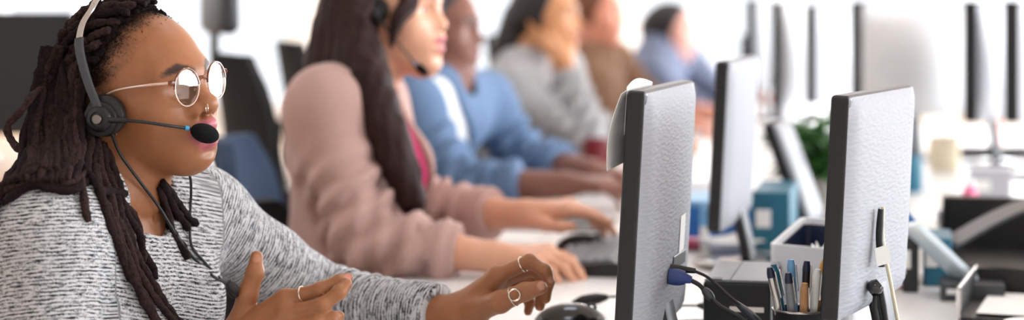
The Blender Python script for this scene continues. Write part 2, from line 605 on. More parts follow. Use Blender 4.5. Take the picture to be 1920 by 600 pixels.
M = {
 'desk': mat('white_laminate', (232, 231, 230), 0.35, var=0.015, vscale=8),
 'desk_metal': mat('desk_leg_metal', (150, 152, 156), 0.35, 0.6, var=0.04),
 'black': mat('black_plastic', (15, 16, 19), 0.45, var=0.12, vscale=60, bump=0.1, bscale=900),
 'black_gloss': mat('gloss_black_plastic', (12, 12, 14), 0.18, var=0.1, coat=0.5),
 'dark_grey': mat('dark_grey_plastic', (58, 61, 66), 0.45, var=0.08, bump=0.1, bscale=900),
 'mid_grey': mat('grey_plastic', (128, 131, 136), 0.45, var=0.05, bump=0.06, bscale=700),
 'light_grey': mat('pale_grey_plastic', (176, 179, 187), 0.42, var=0.03, bump=0.05, bscale=500),
 'chrome': mat('brushed_steel', (196, 192, 188), 0.25, 1.0, var=0.05, vscale=300),
 'badge': mat('dull_nickel', (128, 120, 114), 0.35, 0.8, var=0.04),
 'silver': mat('jewellery_silver', (232, 224, 212), 0.12, 1.0, var=0.02),
 'gold': mat('pale_rose_gold', (236, 208, 196), 0.28, 0.55, var=0.03),
 'paper': mat('white_paper', (240, 240, 238), 0.8, var=0.02, vscale=20),
 'cream': mat('cream_card', (226, 214, 186), 0.75, var=0.04),
 'chair_fabric': mat('black_chair_mesh', (22, 22, 25), 0.9, var=0.2, vscale=300, bump=0.4, bscale=700),
 'chair_blue': mat('slate_blue_cloth', (40, 57, 80), 0.9, var=0.1, vscale=120, bump=0.3, bscale=600),
 'chair_grey': mat('grey_shell_plastic', (112, 116, 124), 0.5, var=0.05),
 'blue': mat('bright_blue_card', (28, 110, 190), 0.5, var=0.06),
 'teal': mat('teal_card', (22, 98, 122), 0.5, var=0.06),
 'ice': mat('ice_white_plastic', (216, 230, 240), 0.3, var=0.02),
 'sky': mat('pale_blue_card', (120, 180, 226), 0.5, var=0.05),
 'navy': mat('navy_plastic', (24, 34, 62), 0.4, var=0.1),
 'vga': mat('vga_blue_plastic', (38, 62, 122), 0.45, var=0.06),
 'pink': mat('pink_sticky_paper', (240, 120, 160), 0.7, var=0.04),
 'orange': mat('orange_plastic', (226, 104, 70), 0.5, var=0.05),
 'yellow': mat('amber_plastic', (222, 160, 60), 0.45, var=0.06),
 'wood': mat('light_oak', (214, 178, 138), 0.5, var=0.12, vscale=9, stretch=(1, 8, 1)),
 'leaf': mat('leaf_green', (52, 98, 40), 0.45, var=0.35, vscale=30),
 'soil': mat('potting_soil', (60, 44, 34), 0.95, var=0.3, bump=0.6, bscale=150),
 'pot': mat('stone_pot', (150, 146, 138), 0.8, var=0.1),
 'red': mat('dark_red_glaze', (128, 24, 40), 0.25, var=0.05, coat=0.4),
 'foam': mat('black_foam', (20, 20, 23), 0.98, var=0.3, vscale=900, bump=0.9, bscale=900, spec=0.2),
 'leather': mat('black_leatherette', (22, 22, 24), 0.4, var=0.15, vscale=100, bump=0.35, bscale=260),
 'tortoise': mat('tortoiseshell', (120, 62, 28), 0.15, var=0.85, vscale=190, coat=0.6),
 'ring_blue': mat('blue_ring_plastic', (40, 150, 200), 0.4, var=0.04),
 'skin': mat('skin', (200, 150, 120), 0.42, attr=True, var=0.05, vscale=90, bump=0.12, bscale=750, sss=0.06, spec=0.4, bdist=0.0006),
 'loc': mat('loc_fibre', (44, 31, 30), 0.95, var=0.5, vscale=260, bump=1.0, bscale=620, spec=0.15, bdist=0.0014),
 'scalp': mat('short_dark_hair', (32, 24, 23), 0.97, var=0.4, vscale=300, bump=1.0, bscale=520, spec=0.1, bdist=0.002),
 'hair_brown': mat('long_brown_hair', (46, 27, 26), 0.6, var=0.5, vscale=34, stretch=(6, 6, 0.5), bump=0.5, bscale=120, spec=0.2),
 'hair_black': mat('black_hair', (26, 22, 24), 0.5, var=0.3, vscale=60, stretch=(5, 5, 0.6), bump=0.4, bscale=120),
 'hair_mid': mat('mid_brown_hair', (112, 66, 40), 0.5, var=0.3, vscale=60, stretch=(5, 5, 0.6), bump=0.4, bscale=120),
 'cardigan': mat('rose_beige_knit', (190, 155, 146), 0.95, var=0.06, vscale=200, bump=0.3, bscale=500, sheen=0.25, spec=0.15),
 'magenta': mat('magenta_jersey', (188, 20, 92), 0.75, var=0.06, bump=0.2, bscale=300),
 'denim': mat('denim_blue_cotton', (98, 124, 158), 0.85, var=0.12, vscale=90, bump=0.3, bscale=500),
 'tee': mat('white_cotton', (236, 238, 242), 0.85, var=0.02),
 'grey_knit': mat('grey_jumper_knit', (172, 172, 174), 0.95, var=0.08, bump=0.3, bscale=400, sheen=0.2),
 'brown_knit': mat('brown_jumper_knit', (132, 100, 78), 0.95, var=0.08, bump=0.3, bscale=400),
 'blazer': mat('slate_blazer_wool', (112, 122, 146), 0.9, var=0.08, bump=0.2, bscale=400),
 'trouser': mat('charcoal_trousers', (46, 48, 56), 0.9, var=0.1, bump=0.2, bscale=400),
 'shoe': mat('black_shoe_leather', (28, 26, 26), 0.4, var=0.1),
 'screen': mat('dark_screen', (14, 15, 18), 0.2, var=0.05),
 'wall': mat('white_wall_paint', (236, 236, 234), 0.8, var=0.015, bump=0.05, bscale=120),
 'ceiling': mat('ceiling_tile', (238, 238, 236), 0.9, var=0.02),
 'frame': mat('window_frame_white', (225, 226, 228), 0.5, var=0.02),
 'floor': mat('floor_oak', (206, 168, 132), 0.35, var=0.14, vscale=3, stretch=(9, 1, 1)),
 'card': mat('tan_card', (190, 140, 96), 0.8, var=0.06),
 'rubber': mat('cable_rubber', (20, 21, 24), 0.5, var=0.08),
 'eye': mat('eyeball', (225, 218, 210), 0.15, var=0.02),
}
# ------------------------------------------------------------------ people
class Frame:
    def __init__(s, o, yaw=0, pitch=0, roll=0, sc=1.0):
        a, b, r = map(math.radians, (yaw, pitch, roll))
        f0 = A(math.cos(a), -math.sin(a), 0); l0 = A(math.sin(a), math.cos(a), 0); u0 = A(0, 0, 1)
        f = math.cos(b) * f0 + math.sin(b) * u0; u1 = -math.sin(b) * f0 + math.cos(b) * u0
        l = math.cos(r) * l0 + math.sin(r) * u1; u = math.cos(r) * u1 - math.sin(r) * l0
        s.o = np.asarray(o, float); s.R = np.stack([f, l, u], 1); s.s = sc
        s.f, s.l, s.u = f, l, u
    def w(s, x, y=None, z=None):
        v = np.asarray(x if y is None else (x, y, z), float)
        return s.o + s.s * (v @ s.R.T)
    def loc(s, p):
        return ((np.asarray(p, float) - s.o) @ s.R) / s.s
    def at(s, px, py, y):
        """head-local point seen at a pixel, on the plane at lateral offset y"""
        c = A(0, 0, CZ); d = A((px - 960) / F, 1.0, -(py - HY) / F)
        lc = s.loc(c); ld = s.loc(c + d) - lc
        t = (y - lc[1]) / ld[1]
        return lc + t * ld

def head_sdf(S, H, o):
    s = H.s
    def E(c, r, k=0.02, op='+', ry=0.0):
        R = H.R
        if ry:
            c2, s2 = math.cos(ry), math.sin(ry)
            R = H.R @ np.array([[c2, 0, s2], [0, 1, 0], [-s2, 0, c2]])
        S.ell(H.w(*c), np.array(r) * s, k * s, op, R)
    def C(a, b, ra, rb, k=0.015, op='+'):
        S.cone(H.w(*a), H.w(*b), ra * s, rb * s, k * s, op)
    fw = o.get('width', 1.0); cz = o.get('chin_dz', 0.0); cxx = o.get('chin_dx', 0.0); mz = o.get('mouth_dz', 0.0)
    E((.010, 0, .012), (.100, .077, .095), .0)
    E((.050, 0, -.035 + cz * .5), (.058, .058 * fw, .078), .03)
    for g in (-1, 1):
        C((.005, g * .053, -.055 + cz * .5), (.088 + cxx, g * .020, -.100 + cz), .018, o.get('jaw', .017), .03)
        E((.066, g * .043, -.030), (.030, .024, .028), .03)
    E((.098 + cxx, 0, -.099 + cz), (.0225, .024, .0185), .02)
    C((.015, 0, -.070 + cz * .6), (.082 + cxx, 0, -.098 + cz), .034, .020, .03)
    E((.088, 0, -.060), (.031, .034, .034), .025)
    for g in (-1, 1):
        C((.100, g * .010, .021), (.083, g * .046, .021), .0115, .011, .018)
        E((.1145, g * .034, .001), (.018, .019, .012), .014, '-')
        E((.0835, g * .0325, .000), (.0150, .0165, .0120), .004)
        # upper lid fold
        S.chain([H.w(.090, g * .017, .0035), H.w(.0962, g * .030, .0075), H.w(.0880, g * .046, .0035)], [.0022 * s, .0030 * s, .0022 * s], .004 * s)
    n = o.get('nose', (0.1205, -.0205)); nw = o.get('nose_w', 1.0)
    C((.0985, 0, .010), (n[0] - .001, 0, n[1] + .002), .0085, .0112, .012)
    E((n[0] - .001, 0, n[1] - .001), (.0132, .0138 * nw, .0118), .006)
    for g in (-1, 1):
        E((n[0] - .0125, g * .0160 * nw, n[1] - .006), (.0125, .0088, .0098), .007)
        E((n[0] - .0045, g * .0075 * nw, n[1] - .0145), (.0062, .0040, .0052), .003, '-')
    L = o.get('lip', 1.0); mo = o.get('open', 0.0)
    up = [(.097, .026, -.0605), (.1125, .014, -.0535), (.1190, .0045, -.0505), (.1180, 0, -.0515)]
    lo = [(.097, .025, -.0630), (.1120, .013, -.0705 - mo), (.1175, 0, -.0730 - mo)]
    up = [(a, b, c + mz * .6) for a, b, c in up]; lo = [(a, b, c + mz) for a, b, c in lo]
    for g in (-1, 1):
        S.chain([H.w(a, g * b, c) for a, b, c in up], [q * s * L for q in (.0035, .0070, .0078, .0074)], .005 * s)
        S.chain([H.w(a, g * b, c) for a, b, c in lo], [q * s * L for q in (.0035, .0080, .0096)], .005 * s)
        S.chain([H.w(.098, g * .027, -.0618 + mz * .8), H.w(.1165, g * .013, -.0618 - mo * .5 + mz * .8), H.w(.1275, 0, -.0612 - mo * .5 + mz * .8)], [.0012 * s, (.0018 + mo * .5) * s, (.0018 + mo * .5) * s], .003 * s, '-')
    E((.1275, 0, -.0885 + mz), (.011, .020, .0045), .012, '-')
    for g in (-1, 1):
        if o.get('ears', True):
            E((-.006, g * .0760, -.018), (.0185, .0075, .031), .008)
            E((-.001, g * .0850, -.014), (.0085, .0060, .0150), .005, '-')
            E((.004, g * .0735, -.047), (.0085, .0055, .0100), .006)

def seg_dist(p, pts):
    d = np.full(len(p), 9.0)
    for a, b in zip(pts[:-1], pts[1:]):
        a = np.asarray(a); ab = np.asarray(b) - a
        t = np.clip(((p - a) @ ab) / (ab @ ab + 1e-12), 0, 1)
        d = np.minimum(d, np.linalg.norm(p - a - t[:, None] * ab, axis=1))
    return d

def skin_cols(V, H, base, lip=None, brow=None, hairline=None, hair=(40, 30, 28), lash=True, nails=(), eye_open=False, mz=0.0, mo=0.0, lr=1.0):
    c = np.tile(np.array(lin(base)), (len(V), 1))
    q = H.loc(V)
    near = (np.abs(q) < 0.2).all(1)
    def mix(m, col):
        nonlocal c
        c = c * (1 - m[:, None]) + np.array(lin(col)) * m[:, None]
    ay = q * A(1, 0, 1) + np.abs(q) * A(0, 1, 0)
    if lip:
        up = [(.099, .026, -.0605), (.1150, .014, -.0545), (.1225, .0045, -.0520), (.1225, 0, -.0530)]
        lo = [(.099, .025, -.0630 + mz), (.1150, .013, -.0700 - mo + mz), (.1225, 0, -.0720 - mo + mz)]
        up = [(a, b, c + mz * .6) for a, b, c in up]
        d = np.minimum(seg_dist(ay, up), seg_dist(ay, lo))
        mix(near * (1 - smooth01(d, .0058 * lr, .0085 * lr)), lip)
    if brow:
        d = seg_dist(ay * A(1, 1, 1), [(.1110, .0130, .0235), (.1045, .032, .0305), (.0900, .0500, .0220)])
        n = vnoise(q, 1400, 3) * .0005
        mix(near * (1 - smooth01(d + n, .0044, .0072)) * .95, brow)
    if lash:
        d = seg_dist(ay, [(.0945, .0165, -.0030), (.0985, .030, -.0062), (.0915, .0460, -.0030)])
        mix(near * (1 - smooth01(d, .0016, .0028)), (24, 16, 14))
    if eye_open:
        d = seg_dist(ay, [(.0955, .021, .0008), (.0985, .0315, .0008), (.0935, .042, .0010)])
        mix(near * (1 - smooth01(d, .0028, .0042)), (214, 204, 198))
        d = np.linalg.norm(ay - A(.0985, .0315, .001), axis=1)
        mix(near * (1 - smooth01(d, .0045, .006)), (36, 22, 18))
        d = seg_dist(ay, [(.0945, .0165, .0042), (.0985, .030, .0058), (.0915, .0460, .0042)])
        mix(near * (1 - smooth01(d, .0012, .0026)), (20, 14, 14))
    if hairline is not None:
        n = vnoise(q, 900, 5) * .004 + vnoise(q, 2000, 7) * .006 + vnoise(q, 110, 6) * .007
        m = smooth01(hairline(q) - q[:, 0] + n, -.024, .026)
        mix(near * m * (q[:, 2] > -.10) * .93, hair)
    for t in nails:
        d = np.linalg.norm(V - np.asarray(t[0]), axis=1)
        mix(1 - smooth01(d, t[1] * .8, t[1]), t[2])
    return c

FING = {'index': (.088, .027, (.043, .026, .021), .0088), 'middle': (.092, .006, (.047, .029, .022), .0090),
        'ring': (.087, -.015, (.043, .027, .021), .0084), 'little': (.078, -.034, (.034, .021, .018), .0074)}

def hand_joints(W, D, B, sign, curl, s=1.0, thumb=None, fan=1.0):
    """joint positions of a hand from a wrist frame; curl: name -> (mcp, pip, dip) degrees"""
    D = unit(D); B = unit(np.asarray(B, float) - D * np.dot(B, D)); T = np.cross(B, D) * sign
    out = {}
    for nm, (x, y, ph, r) in FING.items():
        p = W + s * (x * D + y * T)
        cur = curl.get(nm, (15, 25, 15)); th = 0; pts = [p]
        sp = math.radians(y / .03 * 6 * fan)
        for L, a in zip(ph, cur):
            th += math.radians(a)
            d = math.cos(th) * (math.cos(sp) * D + math.sin(sp) * T) - math.sin(th) * B
            p = p + s * L * d; pts.append(p)
        out[nm] = (pts, [r * s * q for q in (1.12, 1.0, .92, .78)])
    tb = thumb or [(.022, .022, -.008), (.052, .047, -.016), (.082, .062, -.020), (.106, .066, -.022)]
    out['thumb'] = ([W + s * (a * D + b * T + c * B) for a, b, c in tb], [q * s for q in (.0140, .0125, .0108, .0088)])
    return out

def hand_sdf(S, W, J, s=1.0, wr=.025):
    for nm in ('index', 'middle', 'ring', 'little'):
        pts, rs = J[nm]
        S.cone(W, pts[0], wr * .72 * s, rs[0] * 1.18, .014 * s)
    m = [J[n][0][0] for n in ('index', 'middle', 'ring', 'little')]
    for a, b in zip(m[:-1], m[1:]):
        S.cone(a, b, .0098 * s, .0098 * s, .010 * s)
    th, tr = J['thumb']
    S.cone(th[0], J['index'][0][0], .010 * s, .0075 * s, .014 * s)
    for nm in ('index', 'middle', 'ring', 'little', 'thumb'):
        pts, rs = J[nm]
        S.chain(pts, rs, .0045 * s)
        for q in (1, 2):
            S.ell(pts[q], A(1, 1, 1) * rs[q] * 1.07, .003 * s)
        if nm == 'thumb':
            S.cone(W, pts[0], .020 * s, rs[0], .016 * s)

def torso_sdf(S, sk, inf=0.0, female=True, k=.04, shoulders=True):
    T = sk['T']
    def E(c, r, k=k): S.ell(T.w(*c), np.array(r) + inf, k, '+', T.R)
    w = sk.get('broad', 1.0)
    E((-.005, 0, .030), (.098, .148 * w, .150), .0)
    E((-.002, 0, -.160), (sk.get('belly', .108), .138 * w, .170))
    if female:
        for g in (-1, 1): E((.060, g * .072, -.005), (.062, .070, .074), .035)
    else:
        for g in (-1, 1): E((.045, g * .070, .045), (.060, .085, .075), .035)
    pv = sk['pelvis']
    S.ell(pv, np.array((.130, .172 * w, .125)) + inf, .05, '+', T.R)
    nb = sk['neck']
    for g, n in ((-1, 'R'), (1, 'L')):
        S.cone(nb + A(0, 0, .012), sk['sh' + n], .040 + inf * .6, sk.get('shr', .052) + inf, .05)
        S.cone(T.w(0, g * .085, .05), sk['sh' + n], .08 + inf * .5, sk.get('shr', .052) + inf, .04)

def arm_sdf(S, sk, side, inf=0.0, end=1.0, r=(.052, .043, .029), flat=False, k=.03):
    sh, el, wr = sk['sh' + side], sk['el' + side], sk['wr' + side]
    S.cone(sh, el, r[0] + inf, r[1] + inf, k)
    q = el + (wr - el) * end
    rq = r[1] + (r[2] - r[1]) * end + inf
    if not flat:
        S.cone(el, q, r[1] + inf, rq, .012)
    else:
        d = unit(q - el); L = np.linalg.norm(q - el); r1 = r[1] + inf
        def f(p):
            x = (p - el) @ d
            ax = p - el - x[:, None] * d
            rad = np.sqrt((ax * ax).sum(1))
            return np.maximum(rad - (r1 + (rq - r1) * np.clip(x / L, 0, 1)), np.maximum(-x, x - L))
        S._add(f, (el + q) / 2, L / 2 + r1, .012, '+')

def neck_sdf(S, H, sk, r=(.052, .056)):
    s = H.s
    S.cone(H.w(-.012, 0, -.045), sk['neck'], r[0] * s, r[1] * s, .03)
    S.cone(H.w(.02, 0, -.075), sk['neck'] + sk['T'].f * .028, .034 * s, .030 * s, .03)

def limb_coords(V, segs):
    """texture coordinates that follow the garment: (around, along, segment)"""
    best = np.full(len(V), 9.0); out = np.zeros((len(V), 3))
    for i, (a, b, up, bias) in enumerate(segs):
        a = np.asarray(a, float); b = np.asarray(b, float); ab = b - a; L = np.linalg.norm(ab); d = ab / L
        x = (V - a) @ d; t = np.clip(x, 0, L)
        q = V - a - t[:, None] * d
        r = np.linalg.norm(q, axis=1) - bias
        e1 = unit(np.cross(d, up)); e2 = np.cross(d, e1)
        qq = V - a - x[:, None] * d
        ang = np.arctan2(qq @ e2, qq @ e1); rad = np.linalg.norm(qq, axis=1)
        m = r < best
        best = np.where(m, r, best)
        c = np.stack([ang * max(bias, .04), x, np.full(len(V), i * 1.7)], 1)
        out[m] = c[m]
    return out

def legs(root, sk, trmat='trouser'):
    """seated legs: trousers and two shoes"""
    T = sk['T']; f = unit(A(T.f[0], T.f[1], 0)); l = unit(A(T.l[0], T.l[1], 0))
    pv = sk['pelvis']; S = SDF()
    S.ell(pv + A(0, 0, -.01), A(.135, .178, .100), .02, '+', T.R)
    feet = []
    for g in (-1, 1):
        hip = pv + l * g * .085 + A(0, 0, -.005); hip[2] = max(hip[2], .53)
        kn = hip + f * .40 + l * g * .02; kn[2] = .515
        an = kn + f * .01 + A(0, 0, -.40)
        S.cone(hip, kn, .082, .060, .03); S.cone(kn, an, .060, .045, .02)
        feet.append(an)
    V, Q = surfnet(S, .012)
    obj('trousers', (V, Q), M[trmat], root, True)
    for an in feet:
        s = SDF()
        b = A(an[0], an[1], .0) - f * .03
        s.cone(b + A(0, 0, .045), b + f * .20 + A(0, 0, .032), .042, .032, .02)
        s.cone(b + A(0, 0, .05), A(an[0], an[1], .11), .042, .046, .02)
        s.post.append(lambda p, d: np.maximum(d, -p[:, 2]))
        V, Q = surfnet(s, .009)
        obj('shoe', (V, Q), M['shoe'], root, True)

ALLBODY = {}
# ------------------------------------------------------------------ the woman in front
def build_hero():
    H = Frame(P(246, 166, 2.5), 27, 2, 6, 1.0)
    T = Frame(A(-.548, 2.515, .835), 21, -4, 0)
    sk = dict(T=T, neck=P(212, 362, 2.5), shR=P(88, 425, 2.345), shL=P(372, 408, 2.68), pelvis=A(-.66, 2.49, .545),
              elR=P(104, 830, 2.28), wrR=P(425, 655, 2.42), elL=P(598, 566, 2.80), wrL=P(850, 594, 2.66))
    root = empty('person', (-.62, 2.5, 0))
    tag(root, 'person in a marled grey jumper with long locs and round glasses, gesturing with both hands', 'person')
    # --- body
    S = SDF()
    head_sdf(S, H, dict(lip=1.22, nose=(.1240, -.0215), nose_w=1.2, open=.004, mouth_dz=.0030, chin_dz=.0110, chin_dx=-.004))
    neck_sdf(S, H, sk)
    torso_sdf(S, sk, -.004)
    for s in 'RL': arm_sdf(S, sk, s)
    R = {}
    R['index'] = [P(535, 562, 2.40), P(600, 544, 2.385), P(636, 528, 2.39), P(652, 521, 2.395)]
    R['middle'] = [P(540, 588, 2.385), P(604, 573, 2.365), P(636, 548, 2.37), P(650, 532, 2.38)]
    R['ring'] = [P(532, 612, 2.38), P(594, 604, 2.36), P(622, 598, 2.365), P(636, 593, 2.375)]
    R['little'] = [P(515, 634, 2.385), P(560, 634, 2.37), P(585, 628, 2.37), P(602, 622, 2.38)]
    rr = [.0108, .0098, .0088, .0072]
    R = {k: (v, [q * (1.0 if k != 'little' else .85) for q in rr]) for k, v in R.items()}
    R['thumb'] = ([P(452, 612, 2.425), P(464, 552, 2.42), P(478, 512, 2.42), P(481, 482, 2.425)], [.0165, .0135, .0115, .0085])
    hand_sdf(S, sk['wrR'], R, 1.0, .030)
    Lh = {}
    Lh['index'] = [P(932, 518, 2.625), P(993, 490, 2.605), P(1022, 508, 2.595), P(1031, 529, 2.595)]
    Lh['middle'] = [P(938, 526, 2.648), P(1002, 503, 2.645), P(1026, 532, 2.635), P(1023, 560, 2.63)]
    Lh['ring'] = [P(938, 540, 2.668), P(996, 526, 2.675), P(1016, 552, 2.67), P(1012, 574, 2.66)]
    Lh['little'] = [P(932, 556, 2.685), P(976, 548, 2.695), P(994, 566, 2.69), P(990, 584, 2.68)]
    Lh = {k: (v, [q * (1.0 if k != 'little' else .85) for q in (.0112, .0098, .0088, .0074)]) for k, v in Lh.items()}
    Lh['thumb'] = ([P(892, 580, 2.635), P(938, 566, 2.59), P(984, 547, 2.575), P(1013, 539, 2.57)], [.0185, .0150, .0122, .0098])
    hand_sdf(S, sk['wrL'], Lh, 1.0, .031)
    xh = lambda q: .014 + .40 * q[:, 2]
    V, Q = surfnet(S, .0027)
    V = relax(V, Q, 1)
    nails = [(P(1016, 535, 2.561), .0075, (196, 142, 118)), (P(1034, 525, 2.588), .006, (190, 136, 112)), (P(481, 484, 2.415), .0065, (186, 128, 98)),
             (P(653, 519, 2.388), .006, (196, 132, 112))]
    cols = skin_cols(V, H, (156, 102, 67), lip=(182, 98, 106), brow=(48, 32, 28), hairline=xh, hair=(44, 31, 27), nails=nails, mz=.003, mo=.004, lr=1.5)
    obj('body', (V, Q), M['skin'], root, True, cols=cols)
    # --- jumper
    J = SDF()
    torso_sdf(J, sk, .010)
    for s in 'RL': arm_sdf(J, sk, s, .0125, .90 if s == 'L' else .86, flat=True)
    nk = sk['neck']
    J.cone(nk + A(0, 0, .07), nk + T.f * .045 + A(0, 0, -.012), .068, .050, .006, '-')
    J.cone(nk + T.f * .05 + A(0, 0, .03), P(262, 424, 2.43), .055, .016, .006, '-')
    def folds(p, d):
        near = np.abs(d) < .03
        if not near.any(): return d
        e = np.zeros(len(p))
        # bunched ridges on the far forearm
        a, b = sk['elL'], sk['wrL']; u = unit(b - a); x = (p - a) @ u
        q = np.linalg.norm(p - a - x[:, None] * u, axis=1)
        w = smooth01(x, -.01, .03) * (1 - smooth01(x, .10, .17)) * (q < .09)
        e += w * .0035 * np.sin(x * 2 * PI / .022 + 2.0 * vnoise(p, 30, 2))
        e += .0022 * vnoise(p, 26, 9) + .0014 * vnoise(p, 60, 4)
        return d + e
    J.post.append(folds)
    V, Q = surfnet(J, .0042)
    V = relax(V, Q, 1)
    mid = (sk['shR'] + sk['shL']) / 2
    segs = [(sk['pelvis'], mid + A(0, 0, .04), T.f, .13), (sk['shR'] + A(.0, 0, .05), sk['elR'], T.f, .055), (sk['elR'], sk['wrR'], A(0, 0, 1), .045),
            (sk['shL'], sk['elL'], A(0, 0, 1), .055), (sk['elL'], sk['wrL'], A(0, 0, 1), .045)]
    obj('jumper', (V, Q), MC['marl_knit'], root, True, vecs=limb_coords(V, segs))
    legs(root, sk)
    # --- hair
    cap = SDF()
    cap.ell(H.w(.008, 0, .014), A(.105, .0805, .100), 0, '+', H.R)
    cap.ell(H.w(-.05, 0, -.03), A(.07, .074, .10), .03, '+', H.R)
    cap.ell(H.w(-.075, 0, -.10), A(.05, .085, .10), .04, '+', H.R)
    def cut(p, d):
        q = H.loc(p)
        front = q[:, 0] - (-.012 + .46 * q[:, 2]) + vnoise(q, 160, 6) * .006 + vnoise(q, 500, 16) * .005
        d = np.maximum(d, front * .8)
        return d + .0022 * vnoise(q, 330, 8) + .0014 * vnoise(q, 700, 12)
    cap.post.append(cut)
    V, Q = surfnet(cap, .0035)
    hair = obj('hair', (V, Q), M['scalp'], root, True)
    fz = MB()
    for q in range(1900):
        ph = math.radians(RNG.uniform(-100, 60)); zz = .012 + .095 * math.cos(ph)
        x = .014 + .40 * zz * 1.0 + RNG.normal() * .010 - .016
        k = math.sqrt(max(.05, 1 - ((x - .010) / .100) ** 2))
        b = A(x, .0775 * k * math.sin(ph), .012 + .0955 * k * math.cos(ph))
        nrm = unit((b - A(.01, 0, .012)) / A(.1, .077, .095) ** 2)
        t1 = unit(np.cross(nrm, RNG.normal(size=3))); t2 = np.cross(nrm, t1); rad = RNG.uniform(.0007, .0015)
        pts = [H.w(b + nrm * (.0004 + .0010 * math.sin(a * .5)) + rad * (t1 * math.cos(a) + t2 * math.sin(a)) + t1 * a * .0005) for a in np.linspace(0, RNG.uniform(3, 6), 7)]
        sweep(fz, pts, circ(.00020, 3), caps=False)
    obj('fine_curls', fz, M['loc'], hair, True, sharp=False)
    # locs
    def loc(pts, r=.005, n=None, taper=.75):
        L = np.linalg.norm(np.diff(np.array(pts), axis=0), axis=1).sum()
        n = n or max(24, int(L / .0032))
        c = catmull(pts, n)
        t = np.linspace(0, 1, n)
        ph = RNG.uniform(0, 6.28, 4)
        x = t * L
        rad = r * (1 + .10 * np.sin(x / .0070 + ph[0]) + .09 * np.sin(x / .0041 + ph[1]) + .07 * RNG.normal(size=n))
        rad *= np.where(t > .93, taper + (1 - taper) * (1 - (t - .93) / .07), 1) * np.where(t < .05, .7 + .3 * t / .05, 1)
        c = c + .0011 * np.stack([np.sin(x / .012 + ph[2]), np.sin(x / .015 + ph[3]), np.sin(x / .011 + ph[1])], 1)
        mb = MB(); sweep(mb, c, circ(1.0, 9), scale=rad)
        for q in range(int(L / .0042)):
            i = RNG.integers(1, n - 1); d = unit(RNG.normal(size=3)); e = unit(RNG.normal(size=3)); p0 = c[i] + d * rad[i] * .8
            mb.add([p0, p0 + e * .0004, p0 + d * .0022 + e * .0009, p0 + d * .0022 + e * .0006 + A(0, 0, .0002), p0 + d * .0034 + e * .0022], [(0, 1, 2, 3), (3, 2, 4)])
        obj('dreadlock', mb, M['loc'], hair, True, sharp=False)
    # over the skull and falling behind, front row to back row
    def skull_path(phi, x0, off, drop, out=0.0, back=.0, phi2=None):
        pts = []
        s = 1 if phi >= 0 else -1
        xs = np.linspace(x0, -.070, 6)
        p2 = phi2 if phi2 is not None else phi + s * 16
        for i, x in enumerate(xs):
            f = math.radians(phi + (p2 - phi) * (i / 5.0) ** 1.4)
            q = math.sqrt(max(0.06, 1 - ((x - .008) / (.107 + off)) ** 2))
            pts.append(A(x, (.080 + off) * q * math.sin(f), .014 + (.102 + off) * q * math.cos(f)) + RNG.normal(size=3) * .0022)
        e = pts[-1]
        y0 = e[1]
        for k, (dx, dz) in enumerate(((-.028, -.035), (-.046, -.085), (-.050, -.145), (-.048, -.205))):
            if -dz > drop: break
            z = min(e[2] + dz, .06 + dz * 1.0) if e[2] > .04 else e[2] + dz
            pts.append(A(e[0] + dx - back * (k + 1) / 3, y0 * (1 + .10 * k) + out * k, z) + RNG.normal(size=3) * .004)
        return [H.w(p) for p in pts]
    k = 0
    for row, (xo, off) in enumerate(((0.0, .000), (-.035, .005), (-.062, .008))):
        for phi in np.arange(-80 + row * 3.5, 84, 10.5):
            zz = .014 + .1 * math.cos(math.radians(phi))
            x0 = -.008 + .42 * zz + xo + RNG.uniform(-.008, .006)
            x0 = max(-.06, x0)
            k += 1
            loc(skull_path(phi, x0, off + RNG.uniform(-.002, .004), RNG.uniform(.16, .22), RNG.uniform(-.004, .006), RNG.uniform(-.006, .016)), RNG.uniform(.0045, .0058))
    # short rolled roots along the near temple and forehead edge
    near = SDF(); near.p = list(J.p) + []
    Sb = SDF(); Sb.p = list(cap.p)
    both = [J, cap, S]
    def surf(px, py, off, fall):
        ys = [hit(s, px, py, 2.15, 2.95) for s in both]
        ys = [y for y in ys if y is not None]
        return P(px, py, (min(ys) if ys else fall) - off)
    def traced2(pts, off=.005, fall=2.44, r=.005):
        """trace over the surface; depth smoothed along the strand"""
        Y = []
        for a in pts:
            ys = [hit(s, a[0], a[1], 2.15, 2.95) for s in both]
            ys = [y for y in ys if y is not None]
            Y.append((min(ys) if ys else fall) - (a[2] if len(a) > 2 else off))
        Y = np.array(Y) + RNG.uniform(-.006, .005) * (len(pts) == 5)
        for it in range(2):
            Z = Y.copy()
            for i in range(1, len(Y) - 1):
                Z[i] = min(Y[i], (Y[i - 1] + Y[i + 1]) / 2 + .008)
            Y = Z
        loc([P(a[0], a[1], y) for a, y in zip(pts, Y)], r)
    # back-of-head curtain, seen from the side
    for i, x in enumerate(np.linspace(62, 150, 17)):
        x1 = x - 26 + i * 2.3
        traced2([(x + 12, 98 + abs(i - 9) * 4, .006), (x + 7, 150, .012), (x + 2, 205, .017), (x1 + 16, 262, .021), (x1 + 12, 318, .020)], r=RNG.uniform(.0046, .0056), fall=2.47)
    for i, x in enumerate(np.linspace(56, 142, 12)):
        traced2([(x + 26, 88, .005), (x + 12, 150, .018), (x - 2 + i, 220, .026), (x - 14 + i * 2, 285, .030), (x - 38 + i * 3, 338, .024)], r=RNG.uniform(.0044, .0054), fall=2.45)
